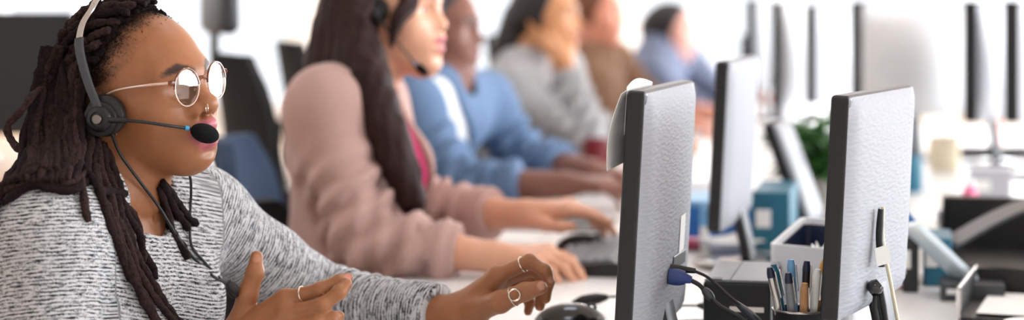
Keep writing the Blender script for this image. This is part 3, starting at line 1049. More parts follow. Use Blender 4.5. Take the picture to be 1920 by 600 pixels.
    tr = [
        [(112, 104, .012), (92, 150, .036), (55, 188, .040), (25, 222, .040), (15, 246, .040), (26, 272, .040), (58, 292, .040), (92, 310, .034)],
        [(118, 108, .012), (121, 160, .034), (127, 205, .040), (139, 250, .042), (152, 296, .040), (172, 334, .030), (186, 352, .022), (214, 360, .018), (236, 362, .016)],
        [(100, 190, .03), (112, 250, .038), (118, 292, .040), (98, 306, .036), (58, 322, .028), (22, 340, .022), (0, 356, .02)],
        [(168, 318, .026), (140, 338, .016), (104, 343, .012), (62, 344, .012), (22, 352, .012), (-6, 372, .012)],
        [(176, 330, .024), (150, 352, .012), (120, 356, .010), (80, 350, .010), (40, 354, .010), (4, 384, .010)],
        [(80, 250, .03), (58, 300, .026), (30, 330, .018), (4, 350, .014), (-12, 400, .012)],
        [(66, 240, .03), (44, 290, .026), (18, 330, .018), (-4, 372, .014), (-14, 420, .012)],
        # front of the chest, near side
        [(172, 258, .024), (178, 318, .022), (196, 372, .014), (216, 430, .010), (238, 490, .010), (262, 536, .010), (282, 572, .010), (290, 612, .010)],
        [(182, 262, .022), (192, 322, .020), (210, 376, .013), (232, 436, .012), (254, 492, .012), (278, 540, .012), (306, 578, .012), (336, 612, .012)],
        [(190, 268, .020), (204, 322, .018), (222, 380, .012), (240, 430, .012), (262, 486, .014), (292, 540, .014), (318, 580, .012), (352, 622, .012)],
        [(176, 300, .022), (184, 350, .016), (204, 410, .010), (226, 470, .010), (246, 520, .012), (272, 566, .014), (300, 612, .012)],
        [(196, 270, .018), (212, 318, .018), (226, 352, .016), (232, 386, .012), (250, 420, .012), (266, 450, .012), (270, 474, .010), (286, 502, .010), (292, 524, .010)],
        [(202, 280, .016), (216, 330, .014), (230, 372, .010), (248, 402, .010), (262, 430, .010), (268, 462, .010), (268, 492, .009)],
        [(204, 290, .014), (214, 340, .014), (222, 390, .012), (236, 440, .010), (252, 480, .010), (274, 512, .012), (300, 556, .010), (324, 600, .010)],
        [(150, 330, .016), (157, 362, .010), (163, 394, .009), (166, 418, .008)],
        [(186, 300, .022), (200, 350, .018), (214, 400, .014), (228, 452, .014), (248, 508, .014), (266, 552, .012), (290, 598, .012), (304, 622, .012)],
        # far side of the neck
        [(302, 346, .010), (306, 384, .010), (318, 420, .009), (336, 456, .008), (351, 488, .008)],
        [(298, 352, .010), (312, 396, .009), (328, 436, .008), (342, 462, .008), (350, 476, .008)],
        [(304, 344, .010), (322, 380, .009), (340, 410, .008), (352, 432, .008)],
        [(306, 340, .010), (330, 376, .009), (350, 402, .008), (368, 421, .008)],
    ]
    for t in tr:
        traced2(t, r=RNG.uniform(.0047, .0056))
    return H, T, sk, S, J, cap, R, Lh

HH, HT, HSK, HS, HJ, HCAP, HRH, HLH = build_hero()

# ------------------------------------------------------------------ worn things
def make_headset(H, label, pos, wide=.088, cup_r=.026, boom=None, mic=None, cables=(), fs=1.0, mic_r=(.0195, .0125, .0125), near_n=None, top=.117, bandx=-.038, band=None):
    root = empty('headset', H.w(pos[0], -wide, pos[1]))
    tag(root, label, 'headset')
    arc = []
    for g, (a, b) in ((-1, (pos[0], pos[1])),):
        pass
    # band path in head-local space, near cup over the top to the far cup
    pts = [(pos[0] - .004, -wide - .004, pos[1] + .018), (bandx + .012, -wide + .001, .030), (bandx, -wide + .010, .072), (bandx - .002, -.054, .106), (bandx, 0, top),
           (bandx - .002, .054, .106), (bandx, wide - .010, .072), (bandx + .012, wide - .001, .030), (pos[0] - .004, wide + .004, pos[1] + .018)]
    if band is not None:
        pts = band + [A(bandx, 0, top)] + [p * A(1, -1, 1) for p in band[::-1]]
    c = catmull([A(*p) for p in pts], 120)
    rect = [(-.0011, -.0050), (.0011, -.0050), (.0011, .0050), (-.0011, .0050)]
    def strip(name, i0, i1, w, t, m):
        q = c[i0:i1]
        T = np.gradient(q, axis=0); T /= np.linalg.norm(T, axis=1, keepdims=True)
        V = []; k = 8
        prof = rrect(t * 2, w * 2, min(t, w) * .8, 2)
        for p, tt in zip(q, T):
            out = A(0, p[1], p[2] - .0); out = out - tt * (out @ tt); out = unit(out)
            sd = np.cross(tt, out)
            for a, b in prof: V.append(p + out * a + sd * b)
        k = len(prof); Fc = []
        for i in range(len(q) - 1):
            for j in range(k):
                a = i * k + j; b = i * k + (j + 1) % k
                Fc.append((a, b, b + k, a + k))
        Fc.append(tuple(range(k - 1, -1, -1))); Fc.append(tuple((len(q) - 1) * k + j for j in range(k)))
        mb = MB(); mb.add([H.w(v) for v in V], Fc)
        obj(name, mb, m, root, True)
    strip('headband', 26, 94, .0052 * fs, .0013, M['chrome'])
    strip('slider_arm', 0, 30, .0068 * fs, .0024, M['dark_grey'])
    strip('slider_arm', 90, 120, .0068 * fs, .0024, M['dark_grey'])
    for g in (-1, 1):
        nrm = H.l * g if (g > 0 or near_n is None) else unit(near_n)
        R = Rcols(*frame_from(nrm, H.u))
        cen = H.w(pos[0], g * wide, pos[1])
        mb = MB()
        lathe(mb, [(.010, -.016), (cup_r * .9, -.016), (cup_r * 1.02, -.012), (cup_r * 1.05, -.006), (cup_r * .98, -.001), (cup_r * .80, .001), (.008, .001)], cen, R, 40)
        cu = obj('ear_cushion', mb, M['leather'], root, True)
        off = cen + nrm * .001 - H.f * .003 - H.u * .004
        mb = MB()
        lathe(mb, [(cup_r * .86, -.002), (cup_r * .88, .004), (cup_r * .84, .0065), (cup_r * .66, .007), (cup_r * .62, .0115), (cup_r * .54, .0135), (cup_r * .36, .0142), (cup_r * .34, .0125), (.002, .0125)], off, R, 40)
        hs = obj('earcup', mb, M['black'], root, True)
        mb = MB()
        lathe(mb, [(cup_r * .24, .010), (cup_r * .24, .0150), (cup_r * .22, .0156), (.001, .0158)], off, R, 32)
        bt = obj('badge', mb, M['badge'], hs, True)
    if boom:
        b = catmull([H.w(*p) for p in boom], 48)
        mb = MB(); tube(mb, b[:10], [.0040, .0040, .0034], 10)
        obj('boom_joint', mb, M['black'], root, True)
        mb = MB(); rr = .0022 * (1 + .08 * np.sin(np.arange(48) * 1.9)); sweep(mb, b, circ(1, 10), scale=rr)
        obj('boom_arm', mb, M['rubber'], root, True)
        mb = MB(); tube(mb, [b[-3] - (b[-1] - b[-3]) * .8, b[-2]], .0031, 12)
        obj('boom_ring', mb, M['ring_blue'], root, True)
        d = unit(H.w(*mic) - b[-1]); R = Rcols(d, *frame_from(d, H.u)[:2])
        mb = MB(); ellipsoid(mb, H.w(*mic), mic_r, R, 28, 18)
        obj('microphone_foam', mb, M['foam'], root, True)
    for cb in cables:
        mb = MB(); tube(mb, cb, .0020, 8, 90)
        obj('cable', mb, M['rubber'], root, True)
    return root

def build_hero_things():
    H = HH
    cup = H.at(194, 217, -.097)
    pos = (cup[0], cup[2])
    b0 = H.at(204, 225, -.114); b1 = H.at(262, 228, -.094); b2 = H.at(312, 235, -.070); b3 = H.at(356, 241, -.040)
    mic = H.at(384, 250, -.026)
    def on(px, py, off=.004, lo=2.1, hi=2.95, fall=2.42):
        ys = [hit(s, px, py, lo, hi) for s in (HS, HJ)]
        ys = [y for y in ys if y is not None]
        return P(px, py, (min(ys) if ys else fall) - off)
    cab1 = [H.w(pos[0] + .008, -.094, pos[1] - .024), on(226, 290, .014), on(262, 340, .010), on(296, 385, .014), on(330, 440, .008), on(362, 482, .006), on(398, 517, .006), P(432, 534, 2.40)]
    cab2 = [H.w(pos[0] + .004, .094, pos[1] - .024), H.w(.02, .098, -.12), P(346, 312, 2.62), P(357, 334, 2.53), on(358, 372, .008), on(356, 420, .006), on(360, 462, .006), on(384, 492, .006), on(412, 522, .006), P(434, 541, 2.405)]
    hs = make_headset(H, 'black headset with silver headband and foam microphone, worn over long locs', pos, .097, .0262,
                      [tuple(b0), tuple(b1), tuple(b2), tuple(b3)], tuple(mic), (cab1, cab2), near_n=A(-.22, -1, .02), top=.124, bandx=-.034, band=[H.at(184, 203, -.103), H.at(164, 152, -.099), H.at(149, 92, -.090), H.at(153, 50, -.073), H.at(170, 20, -.048)])
    mb = MB()
    tube(mb, [P(428, 530, 2.40), P(444, 546, 2.405)], [.0045, .0062, .0062, .005], 10, 12)
    tube(mb, [P(430, 538, 2.405), P(442, 556, 2.41)], [.0045, .0062, .0062, .005], 10, 12)
    obj('cable_joint', mb, M['rubber'], hs, True)
    # glasses
    g = empty('glasses', H.w(.108, 0, 0))
    tag(g, 'round glasses with tortoiseshell brow and pale metal temples', 'glasses')
    def rim(sg, a0, a1, r, k, rx=.0225, rz=.0242, c=None):
        cx = c
        out = []
        wrap = math.radians(6) * sg
        for t in np.linspace(a0, a1, k):
            y = math.cos(t) * rx; z = math.sin(t) * rz
            out.append(H.w(cx[0] - y * math.sin(wrap), cx[1] + y * math.cos(wrap), cx[2] + z))
        return out
    cn = H.at(359, 165, -.0325); cf = H.at(398, 150, .0325)
    cx = (cn[0] + cf[0]) / 2; cz = (cn[2] + cf[2]) / 2
    for sg in (-1, 1):
        c = (cx, sg * .0325, cz)
        fr = rim(sg, 0, 2 * PI, .001, 49, c=c)
        mb = MB(); tube(mb, fr, .00095, 8, caps=False)
        rm = obj('rim', mb, M['gold'], g, True)
        mb = MB(); tube(mb, rim(sg, math.radians(2), math.radians(178), .002, 30, c=c, rx=.0228, rz=.0246), .0016, 8)
        obj('brow_rim', mb, M['tortoise'], g, True)
        pts = rim(sg, 0, 2 * PI, 0, 33, rx=.0220, rz=.0237, c=c)[:-1]
        n = H.f * .0012
        mb = MB(); V = [p + n * .5 for p in pts] + [p - n * .5 for p in pts]
        k = 32; cf_ = np.mean(pts, 0)
        V += [cf_ + H.f * .0022, cf_ + H.f * .0010]
        Fc = []
        for j in range(k):
            q = (j + 1) % k
            Fc += [(j, q, 2 * k), (k + q, k + j, 2 * k + 1), (j, k + j, k + q, q)]
        mb.add(V, Fc)
        obj('lens', mb, thin_glass('spectacle_lens', (.97, .98, .98), .04), g, True)
        # end piece and temple
        h0 = H.w(cx - .001, sg * (.0325 + .0225), cz + .009); h1 = H.w(cx - .008, sg * .0605, cz + .010)
        mb = MB(); tube(mb, [h0, h1], [.0034, .0036, .0026], 8, 8)
        obj('end_piece', mb, M['tortoise'], g, True)
        e = H.at(205, 170, -.0800)
        mb = MB(); tube(mb, [h1, H.w(H.at(272, 160.5, -.0735) * A(1, -sg, 1)), H.w(e[0] + .01, sg * .0805, e[2]), H.w(e[0] - .02, sg * .0800, e[2] - .012)], [.0019, .0018, .0013, .0012], 8, 24)
        obj('temple', mb, M['gold'], g, True)
        mb = MB(); tube(mb, [H.w(cx - .002, sg * .012, cz - .004), H.w(cx - .006, sg * .0115, cz - .010)], .0016, 8, 5)
        obj('nose_pad', mb, M['gold'], g, True)
    mb = MB(); tube(mb, [H.w(cx, -.0115, cz + .006), H.w(cx + .003, 0, cz + .0095), H.w(cx, .0115, cz + .006)], .0022, 8, 12)
    obj('bridge', mb, M['tortoise'], g, True)
    # jewellery
    def ring(label, c, axis, R0, r, name='ring', m='silver', cat='ring', ex=1.0):
        mb = MB(); torus(mb, c, R0, r, axis, 36, 8, ex=ex)
        tag(obj(name, mb, M[m], None, True), label, cat)
    nr = H.at(388, 203, -.0225)
    ring('thin silver hoop through the nostril', H.w(*nr), A(1, .45, 0), .0056, .0006, 'nose_ring')
    ep = H.at(218, 248, -.079)
    ring('small silver hoop in the earlobe under the headset', H.w(*ep), A(1, .25, 0), .0050, .0006, 'earring', cat='earring')
    a, b = HRH['index'][0][:2]
    ring('plain silver band on the raised near hand', a + (b - a) * .50, b - a, .0108, .0013)
    a, b = HLH['index'][0][:2]
    ring('thin silver band on the curled index finger', a + (b - a) * .80, b - a, .0108, .0011)
    a, b = HLH['thumb'][0][1:3]
    c = P(965, 553, 2.556)
    mb = MB(); torus(mb, c, .0078, .0011, A(.2, -1, .15), 32, 8); torus(mb, a + (b - a) * .55, .0136, .0008, b - a, 36, 8)
    tag(obj('ring', mb, M['silver'], None, True), 'silver ring with an open circle, worn on the thumb', 'ring')

build_hero_things()
# ------------------------------------------------------------------ room, daylight, camera
def structure(o, label=None):
    o['kind'] = 'structure'
    if label: o['label'] = label
    return o
X0, X1, Y0, Y1, ZC = -5.0, 7.0, -2.5, 17.0, 2.9
def slab(name, c, s, m, bev=0.0):
    mb = MB(); box(mb, c, s, bev)
    return structure(obj(name, mb, m))
slab('floor', ((X0 + X1) / 2, (Y0 + Y1) / 2, -.05), (X1 - X0 + .4, Y1 - Y0 + .4, .1), M['floor'])
slab('ceiling', ((X0 + X1) / 2, (Y0 + Y1) / 2, ZC + .05), (X1 - X0 + .4, Y1 - Y0 + .4, .1), M['ceiling'])
slab('wall_left', (X0 - .1, (Y0 + Y1) / 2, ZC / 2), (.2, Y1 - Y0 + .4, ZC), M['wall'])
slab('wall_back', ((X0 + X1) / 2, Y0 - .1, ZC / 2), (X1 - X0, .2, ZC), M['wall'])

def holed_wall(name, axis, at, lo, hi, holes, zs, m):
    """a wall with window openings; axis 'x' runs along X at Y=at, 'y' runs along Y at X=at"""
    mb = MB()
    def bit(a, b, z0, z1):
        if b - a < 1e-4 or z1 - z0 < 1e-4: return
        c = ((a + b) / 2, at, (z0 + z1) / 2) if axis == 'x' else (at, (a + b) / 2, (z0 + z1) / 2)
        s = (b - a, .2, z1 - z0) if axis == 'x' else (.2, b - a, z1 - z0)
        box(mb, c, s, 0)
    cur = lo
    for a, b in holes:
        bit(cur, a, 0, ZC); bit(a, b, 0, zs[0]); bit(a, b, zs[1], ZC); cur = b
    bit(cur, hi, 0, ZC)
    return structure(obj(name, mb, m))
hf = [(-4.7 + i * 2.9, -4.7 + i * 2.9 + 2.66) for i in range(4)]
holed_wall('wall_far', 'x', Y1 + .1, X0, X1, hf, (.28, 2.7), M['wall'])
hr = [(.2 + i * 3.3, .2 + i * 3.3 + 3.0) for i in range(5)]
holed_wall('wall_right', 'y', X1 + .1, Y0 - .2, Y1 + .2, hr, (.45, 2.7), M['wall'])
wi = 0
def window(axis, at, a, b, z0, z1):
    global wi
    wi += 1
    c = A((a + b) / 2, at, z0) if axis == 'x' else A(at, (a + b) / 2, z0)
    root = empty('window_%d' % wi, c); structure(root)
    R = np.eye(3) if axis == 'x' else rotz(PI / 2)
    w, h = b - a, z1 - z0
    mb = MB()
    for u, v, su, sv in ((-w / 2 + .03, h / 2, .06, h), (w / 2 - .03, h / 2, .06, h), (0, .03, w, .06), (0, h - .03, w, .06), (0, h / 2, .05, h)):
        box(mb, c + R @ A(u, 0, v), (su, .09, sv) if axis == 'x' else (.09, su, sv), .006)
    obj('frame', mb, M['frame'], root)
    for g in (-1, 1):
        mb = MB(); u = g * (w / 4 - .005)
        box(mb, c + R @ A(u, 0, h / 2), (w / 2 - .07, .008, h - .1) if axis == 'x' else (.008, w / 2 - .07, h - .1), 0)
        obj('pane', mb, thin_glass('window_glass', (.98, .99, 1.0), .04), root)
    mb = MB(); box(mb, c + (A(0, -.16, -.02) if axis == 'x' else A(-.16, 0, -.02)), (w + .1, .22, .04) if axis == 'x' else (.22, w + .1, .04), .006)
    obj('window_sill', mb, M['frame'], root)
for a, b in hf: window('x', Y1 + .1, a, b, .28, 2.7)
for a, b in hr: window('y', X1 + .1, a, b, .45, 2.7)

# glowing ceiling panels, out of view, added as fill light
n = 0
for y in (.6, 3.2, 5.8, 8.4, 11.0, 13.6):
    for x in (-3.0, .2, 3.4):
        root = empty('added_fill_light', (x, y, ZC))
        n += 1
        tag(root, 'square white fill light panel added in the unseen ceiling', 'ceiling light', 'added fill light panels')
        mb = MB()
        for u, v, su, sv in ((-.31, 0, .02, .64), (.31, 0, .02, .64), (0, -.31, .6, .02), (0, .31, .6, .02)):
            box(mb, (x + u, y + v, ZC - .008), (su, sv, .02), .003)
        obj('frame', mb, M['frame'], root)
        mb = MB(); box(mb, (x, y, ZC - .005), (.6, .6, .008), 0)
        obj('diffuser', mb, emit('fill_light_panel', (236, 243, 255), 6.0), root)

w = bpy.data.worlds.new('daylight'); SC.world = w; w.use_nodes = True
nt = w.node_tree; N = nt.nodes; L = nt.links
bg = N['Background']
tc = N.new('ShaderNodeTexCoord'); sx = N.new('ShaderNodeSeparateXYZ'); L.new(tc.outputs['Generated'], sx.inputs[0])
rp = N.new('ShaderNodeValToRGB'); L.new(sx.outputs[2], rp.inputs[0])
rp.color_ramp.elements[0].position = .0; rp.color_ramp.elements[0].color = (.86, .89, .93, 1)
rp.color_ramp.elements[1].position = .6; rp.color_ramp.elements[1].color = (.84, .91, 1.0, 1)
L.new(rp.outputs[0], bg.inputs[0]); bg.inputs[1].default_value = 1.6

def day(name, loc, rot, sx_, sy_, power, col=(.93, .96, 1.0)):
    l = bpy.data.lights.new(name, 'AREA'); l.shape = 'RECTANGLE'; l.size = sx_; l.size_y = sy_; l.energy = power; l.color = col
    o = bpy.data.objects.new(name, l); COL.objects.link(o); o.location = loc; o.rotation_euler = rot
    return o
for a, b in hf: day('daylight', ((a + b) / 2, Y1 + .35, 1.5), (-PI / 2, 0, 0), b - a, 2.4, 260)
for a, b in hr: day('daylight', (X1 + .35, (a + b) / 2, 1.6), (0, PI / 2, 0), 2.25, b - a, 330)

cam = bpy.data.cameras.new('camera'); co = bpy.data.objects.new('camera', cam); COL.objects.link(co)
co.location = (0, 0, CZ); co.rotation_euler = (PI / 2, 0, 0)
cam.sensor_width = 36; cam.lens = F / 1920 * 36; cam.shift_y = -305 / 1920
cam.clip_start = .05
cam.dof.use_dof = True; cam.dof.focus_distance = 2.45; cam.dof.aperture_fstop = 2.15
SC.camera = co
SC.view_settings.view_transform = 'Standard'; SC.view_settings.look = 'None'
SC.view_settings.gamma = 1; SC.view_settings.exposure = 0.24
SC.view_settings.use_curve_mapping = False
SC.cycles.use_denoising = True
SC.cycles.max_bounces = 8; SC.cycles.transparent_max_bounces = 12
SC.cycles.sample_clamp_indirect = 6
# ------------------------------------------------------------------ desks, chairs, screens
E0 = A(-.211, 3.355, 0); RA = math.radians(12.5)
RV = A(math.sin(RA), math.cos(RA), 0); VV = A(math.cos(RA), -math.sin(RA), 0)
DZ = .74
def desk_at(s, v, label):
    """desk in the row frame: s along the row, v across it from the agents' edge"""
    c = E0 + RV * s + VV * v
    root = empty('desk', c, -RA)
    tag(root, label, 'desk', 'white desks in two back to back rows')
    W, Ln = .795, 1.19
    mb = MB(); box(mb, (W / 2, Ln / 2, DZ - .014), (W, Ln, .028), .004); obj('tabletop', mb, M['desk'], root, local=True)
    for x in (.05, W - .05):
        for y in (.05, Ln - .05):
            mb = MB(); box(mb, (x, y, (DZ - .028) / 2), (.05, .05, DZ - .028), .006); obj('leg', mb, M['desk_metal'], root, local=True)
    mb = MB(); box(mb, (W - .04, Ln / 2, DZ - .16), (.018, Ln - .12, .22), .003); obj('modesty_panel', mb, M['light_grey'], root, local=True)
    return root
who = ['in front of the person in the marled jumper', 'in front of the person in the rose cardigan', 'in front of the person in the denim shirt',
       'in front of the person in the grey jumper', 'in front of the person in the brown top', 'in front of the person in the slate blazer', 'at the far end of the row, beyond the slate blazer']
for k in range(7):
    desk_at(-1.72 + 1.2 * k, 0, 'white desk ' + who[k])
for k in range(5):
    desk_at(-1.72 + 1.2 * k, .80, ['white desk under the right-hand near monitor and pen cup', 'white desk with blue folder and black trays', 'white desk carrying the leafy plant',
                                   'white desk with black keyboard on the right', 'far white desk under the tall pale monitors'][k])

def chair_proto():
    """office chair facing +x, floor at z=0"""
    root = empty('office_chair', (0, 0, 0))
    mb = MB(); box(mb, (.02, 0, .455), (.48, .48, .075), .035, seg=4); obj('seat', mb, M['chair_fabric'], root, True, local=True)
    G = []
    for i, z in enumerate(np.linspace(0, 1, 14)):
        row = []
        wz = .235 * (1 - .22 * (z - .35) ** 2 * 2.2) - .05 * smooth01(z, .8, 1) - .03 * smooth01(1 - z, .85, 1)
        for y in np.linspace(-1, 1, 11):
            row.append((-.235 - .05 * z + .045 * math.sin(z * PI) * .6 + .05 * y * y, y * wz, .53 + .56 * z))
        G.append(row)
    mb = MB(); sheet(mb, G, .035); obj('backrest', mb, M['chair_fabric'], root, True, local=True)
    mb = MB(); tube(mb, [(-.05, 0, .41), (-.24, 0, .42), (-.30, 0, .52), (-.285, 0, .80)], [.026, .026, .024, .02], 10, 24); obj('back_support', mb, M['black'], root, True, local=True)
    for g in (-1, 1):
        mb = MB(); tube(mb, [(.0, g * .20, .43), (.0, g * .275, .45), (.0, g * .285, .60), (.0, g * .285, .645)], .016, 8, 20)
        ar = obj('armrest', mb, M['black'], root, True, local=True)
        mb = MB(); box(mb, (.02, g * .285, .655), (.24, .07, .028), .012, seg=3); obj('arm_pad', mb, M['black'], ar, True, local=True)
    mb = MB(); lathe(mb, [(.06, .405), (.06, .42), (.03, .40), (.028, .28), (.038, .28), (.038, .10), (.02, .095)][::-1], k=20); obj('gas_column', mb, M['black'], root, True, local=True)
    for i in range(5):
        a = i * 2 * PI / 5
        d = A(math.cos(a), math.sin(a), 0)
        mb = MB(); tube(mb, [d * .02 + A(0, 0, .115), d * .16 + A(0, 0, .10), d * .30 + A(0, 0, .075)], [.03, .024, .018], 8, 8); lg = obj('base_leg', mb, M['black'], root, True, local=True)
        mb = MB(); x, y = unit(np.cross(d, A(0, 0, 1))), d
        for s in (-1, 1):
            lathe(mb, [(.028, -.009), (.030, -.005), (.030, .005), (.028, .009)], d * .30 + x * s * .014 + A(0, 0, .030), Rcols(*frame_from(x)), 16)
        obj('castor', mb, M['rubber'], lg, True, local=True)
    return root
CH0 = chair_proto()
def head_rest(c, m):
    mb = MB(); box(mb, (-.285, 0, 1.22), (.06, .27, .15), .028, seg=4); obj('headrest', mb, m, c, True, local=True)
    mb = MB(); box(mb, (-.30, 0, 1.12), (.02, .05, .16), .006); obj('headrest_post', mb, M['black'], c, True, local=True)
used = [False]
def chair(x, y, rz, label, fabric=None, shell=None, rest=False, group=None, drop=0.0):
    c = CH0 if not used[0] else copy_tree(CH0)
    used[0] = True
    c.location = (x, y, 0); c.rotation_euler = (0, 0, rz); _reg(c, (x, y, 0))
    for ch in kids(c): ch.scale = (1, 1, 1); ch.location = (0, 0, 0)
    tag(c, label, 'chair', group)
    return c, fabric, shell, rest
CH = []
def seat_for(pv, yaw, label):
    f = A(math.cos(math.radians(yaw)), -math.sin(math.radians(yaw)), 0)
    p = pv + f * .10
    CH.append(chair(p[0], p[1], -math.radians(yaw), label, group=None))
    for ch in kids(CH[-1][0]):
        if ch.name.startswith('backrest'): ch.scale = (1, 1, .55); ch.location = (0, 0, .2385)
        if ch.name.startswith('back_support'): ch.scale = (1, 1, .85); ch.location = (0, 0, .0615)

def monitor(near, far, zb, zt, label, tilt=3, shell='ripple_plastic', stand=True, base_z=DZ, sticker=False, ports=False, name='monitor', bulge=.03, nk=.0, shellmat=None, screen='screen', thick=.026):
    """near/far: (x, y) of the two ends of the panel; the back faces right of the near->far direction"""
    n, f = A(near[0], near[1], 0), A(far[0], far[1], 0)
    w = np.linalg.norm(f - n); ang = math.atan2(f[1] - n[1], f[0] - n[0])
    c = (n + f) / 2; h = zt - zb
    nrm = A(math.sin(ang), -math.cos(ang), 0)
    root = empty(name, (c[0] + nrm[0] * .05, c[1] + nrm[1] * .05, base_z), ang)
    tag(root, label, 'monitor')
    t = math.radians(tilt); ct, st = math.cos(t), math.sin(t)
    zc = zb + h / 2 - base_z
    def tl(V):
        V = np.asarray(V, float).copy(); y = V[:, 1].copy(); z = V[:, 2].copy()
        V[:, 1] = y * ct - z * st + .05; V[:, 2] = y * st + z * ct + zc
        return V
    def put(nm, mb, m, par=root, smooth=False):
        mb2 = MB(); mb2.add(tl(mb.verts()), mb.f)
        return obj(nm, mb2, m, par, smooth, local=True)
    mb = MB(); box(mb, (0, .015 - thick / 2, 0), (w, thick, h), .006, seg=3); put('bezel', mb, M['black'])
    mb = MB(); box(mb, (0, .0155, .004), (w - .034, .003, h - .040), .001); put('screen', mb, M[screen])
    # back shell
    nu, nv = 26, 22; G = []
    for u in np.linspace(-1, 1, nu):
        row = []
        for v in np.linspace(-1, 1, nv):
            e = (1 - abs(u) ** 5) * (1 - abs(v) ** 5)
            b = max(0, 1 - (u / .92) ** 2) * max(0, 1 - ((v + .15) / 1.0) ** 2)
            edge = min(1, (1 - abs(u)) * 9) ** .5 * min(1, (1 - abs(v)) * 9) ** .5
            row.append((u * w * .494, .016 - thick - .008 * edge - bulge * b ** .8, v * h * .492))
        G.append(row)
    mb = MB(); G = np.array(G)
    V = G.reshape(-1, 3); Fc = []
    for i in range(nu - 1):
        for j in range(nv - 1):
            q = i * nv + j; Fc.append((q, q + nv, q + nv + 1, q + 1))
    ring = [j for j in range(nv)] + [i * nv + nv - 1 for i in range(1, nu)] + [(nu - 1) * nv + j for j in range(nv - 2, -1, -1)] + [i * nv for i in range(nu - 2, 0, -1)]
    o = len(V); V = np.concatenate([V, V[ring] * A(1, 0, 1) + A(0, .0, 0)])
    for s in range(len(ring)):
        p, q = ring[s], ring[(s + 1) % len(ring)]
        Fc.append((p, q, o + (s + 1) % len(ring), o + s))
    Fc.append(tuple(o + s for s in range(len(ring))))
    mb.add(V, Fc); sh = put('back_shell', mb, MC.get(shell) or M[shell], smooth=True)
    if sticker:
        mb = MB()
        uu = np.linspace(.16, .40, 6); vv = np.linspace(-.08, -.40, 8)
        G2 = []
        for u in uu:
            row = []
            for v in vv:
                b = max(0, 1 - (u / .92) ** 2) * max(0, 1 - ((v + .15) / 1.0) ** 2)
                row.append((u * w * .494, -.0189 - bulge * b ** .8, v * h * .492))
            G2.append(row)
        sheet(mb, G2, .0006); put('rating_label', mb, M['paper'], sh, True)
    if ports:
        mb = MB(); box(mb, (w * .10, -.026, -h * .22), (w * .26, .006, .020), .002); put('port_panel', mb, M['black'], sh)
    # stand
    if stand:
        mb = MB()
        prof = rrect(.060, .022, .008, 3)
        zbot = zc - h / 2
        tube_pts = [A(nk, .022, .012), A(nk, .026, zbot * .5), A(nk, .036, zbot + .005), A(nk, .044, zbot + h * .12)]
        sweep(mb, catmull(tube_pts, 10), [(a, b) for a, b in prof], up=(0, -1, 0))
        obj('stand_neck', mb, M['black'], root, True, local=True)
        mb = MB(); lathe(mb, [(.002, 0), (.115, 0), (.118, .004), (.112, .009), (.05, .016), (.002, .018)], (nk, .03, 0), None, 40)
        V = mb.v[-1]; V[:, 1] *= .85
        obj('stand_base', mb, M['black_gloss'], root, True, local=True)
    return root, tl, w, h, ang

def XY(px, Y): return ((px - 960) / F * Y, Y)
MA = monitor(XY(1182, 2.40), XY(1277, 2.72), .795, 1.130, 'pale-backed monitor nearest the gesturing person, white paper on its edge', 3.2, sticker=True, ports=True, bulge=.010)
MBn = monitor(XY(1567, 2.40), XY(1690, 2.70), .832, 1.124, 'pale-backed monitor on the right with a cable and tag on its side', 3.0, bulge=.010)
MCn = monitor(XY(1348, 3.40), XY(1402, 3.72), .820, 1.134, 'middle monitor standing behind the nearest one, on a round glossy base', 3.0, bulge=.010)
monitor(XY(1600, 5.80), XY(1803, 6.05), .875, 1.237, 'wide pale monitor back behind the right-hand near monitor', 0, 'frame', thick=.050)
monitor(XY(1814, 5.50), XY(1886, 5.85), .880, 1.240, 'narrow-looking pale monitor just right of the wide pale one', 0, 'light_grey', thick=.046)
monitor(XY(1891, 5.20), XY(1962, 5.50), .900, 1.240, 'pale monitor cut by the right edge of the picture', 0, 'light_grey', thick=.046)
monitor(XY(1516, 6.60), XY(1574, 6.95), .870, 1.225, 'pale monitor above the leafy plant', 0, 'light_grey', thick=.046)
monitor(XY(1452, 6.90), XY(1512, 7.25), .790, 1.235, 'white monitor back left of the plant, tall and bright', 0, 'frame', thick=.046)
monitor(XY(1404, 7.60), XY(1442, 7.95), .870, 1.245, 'grey-blue monitor back behind the middle monitor', 0, 'mid_grey', thick=.046)
monitor(XY(1390, 9.00), XY(1424, 9.30), .800, 1.070, 'small dark monitor farthest down the row', 0, 'dark_grey')
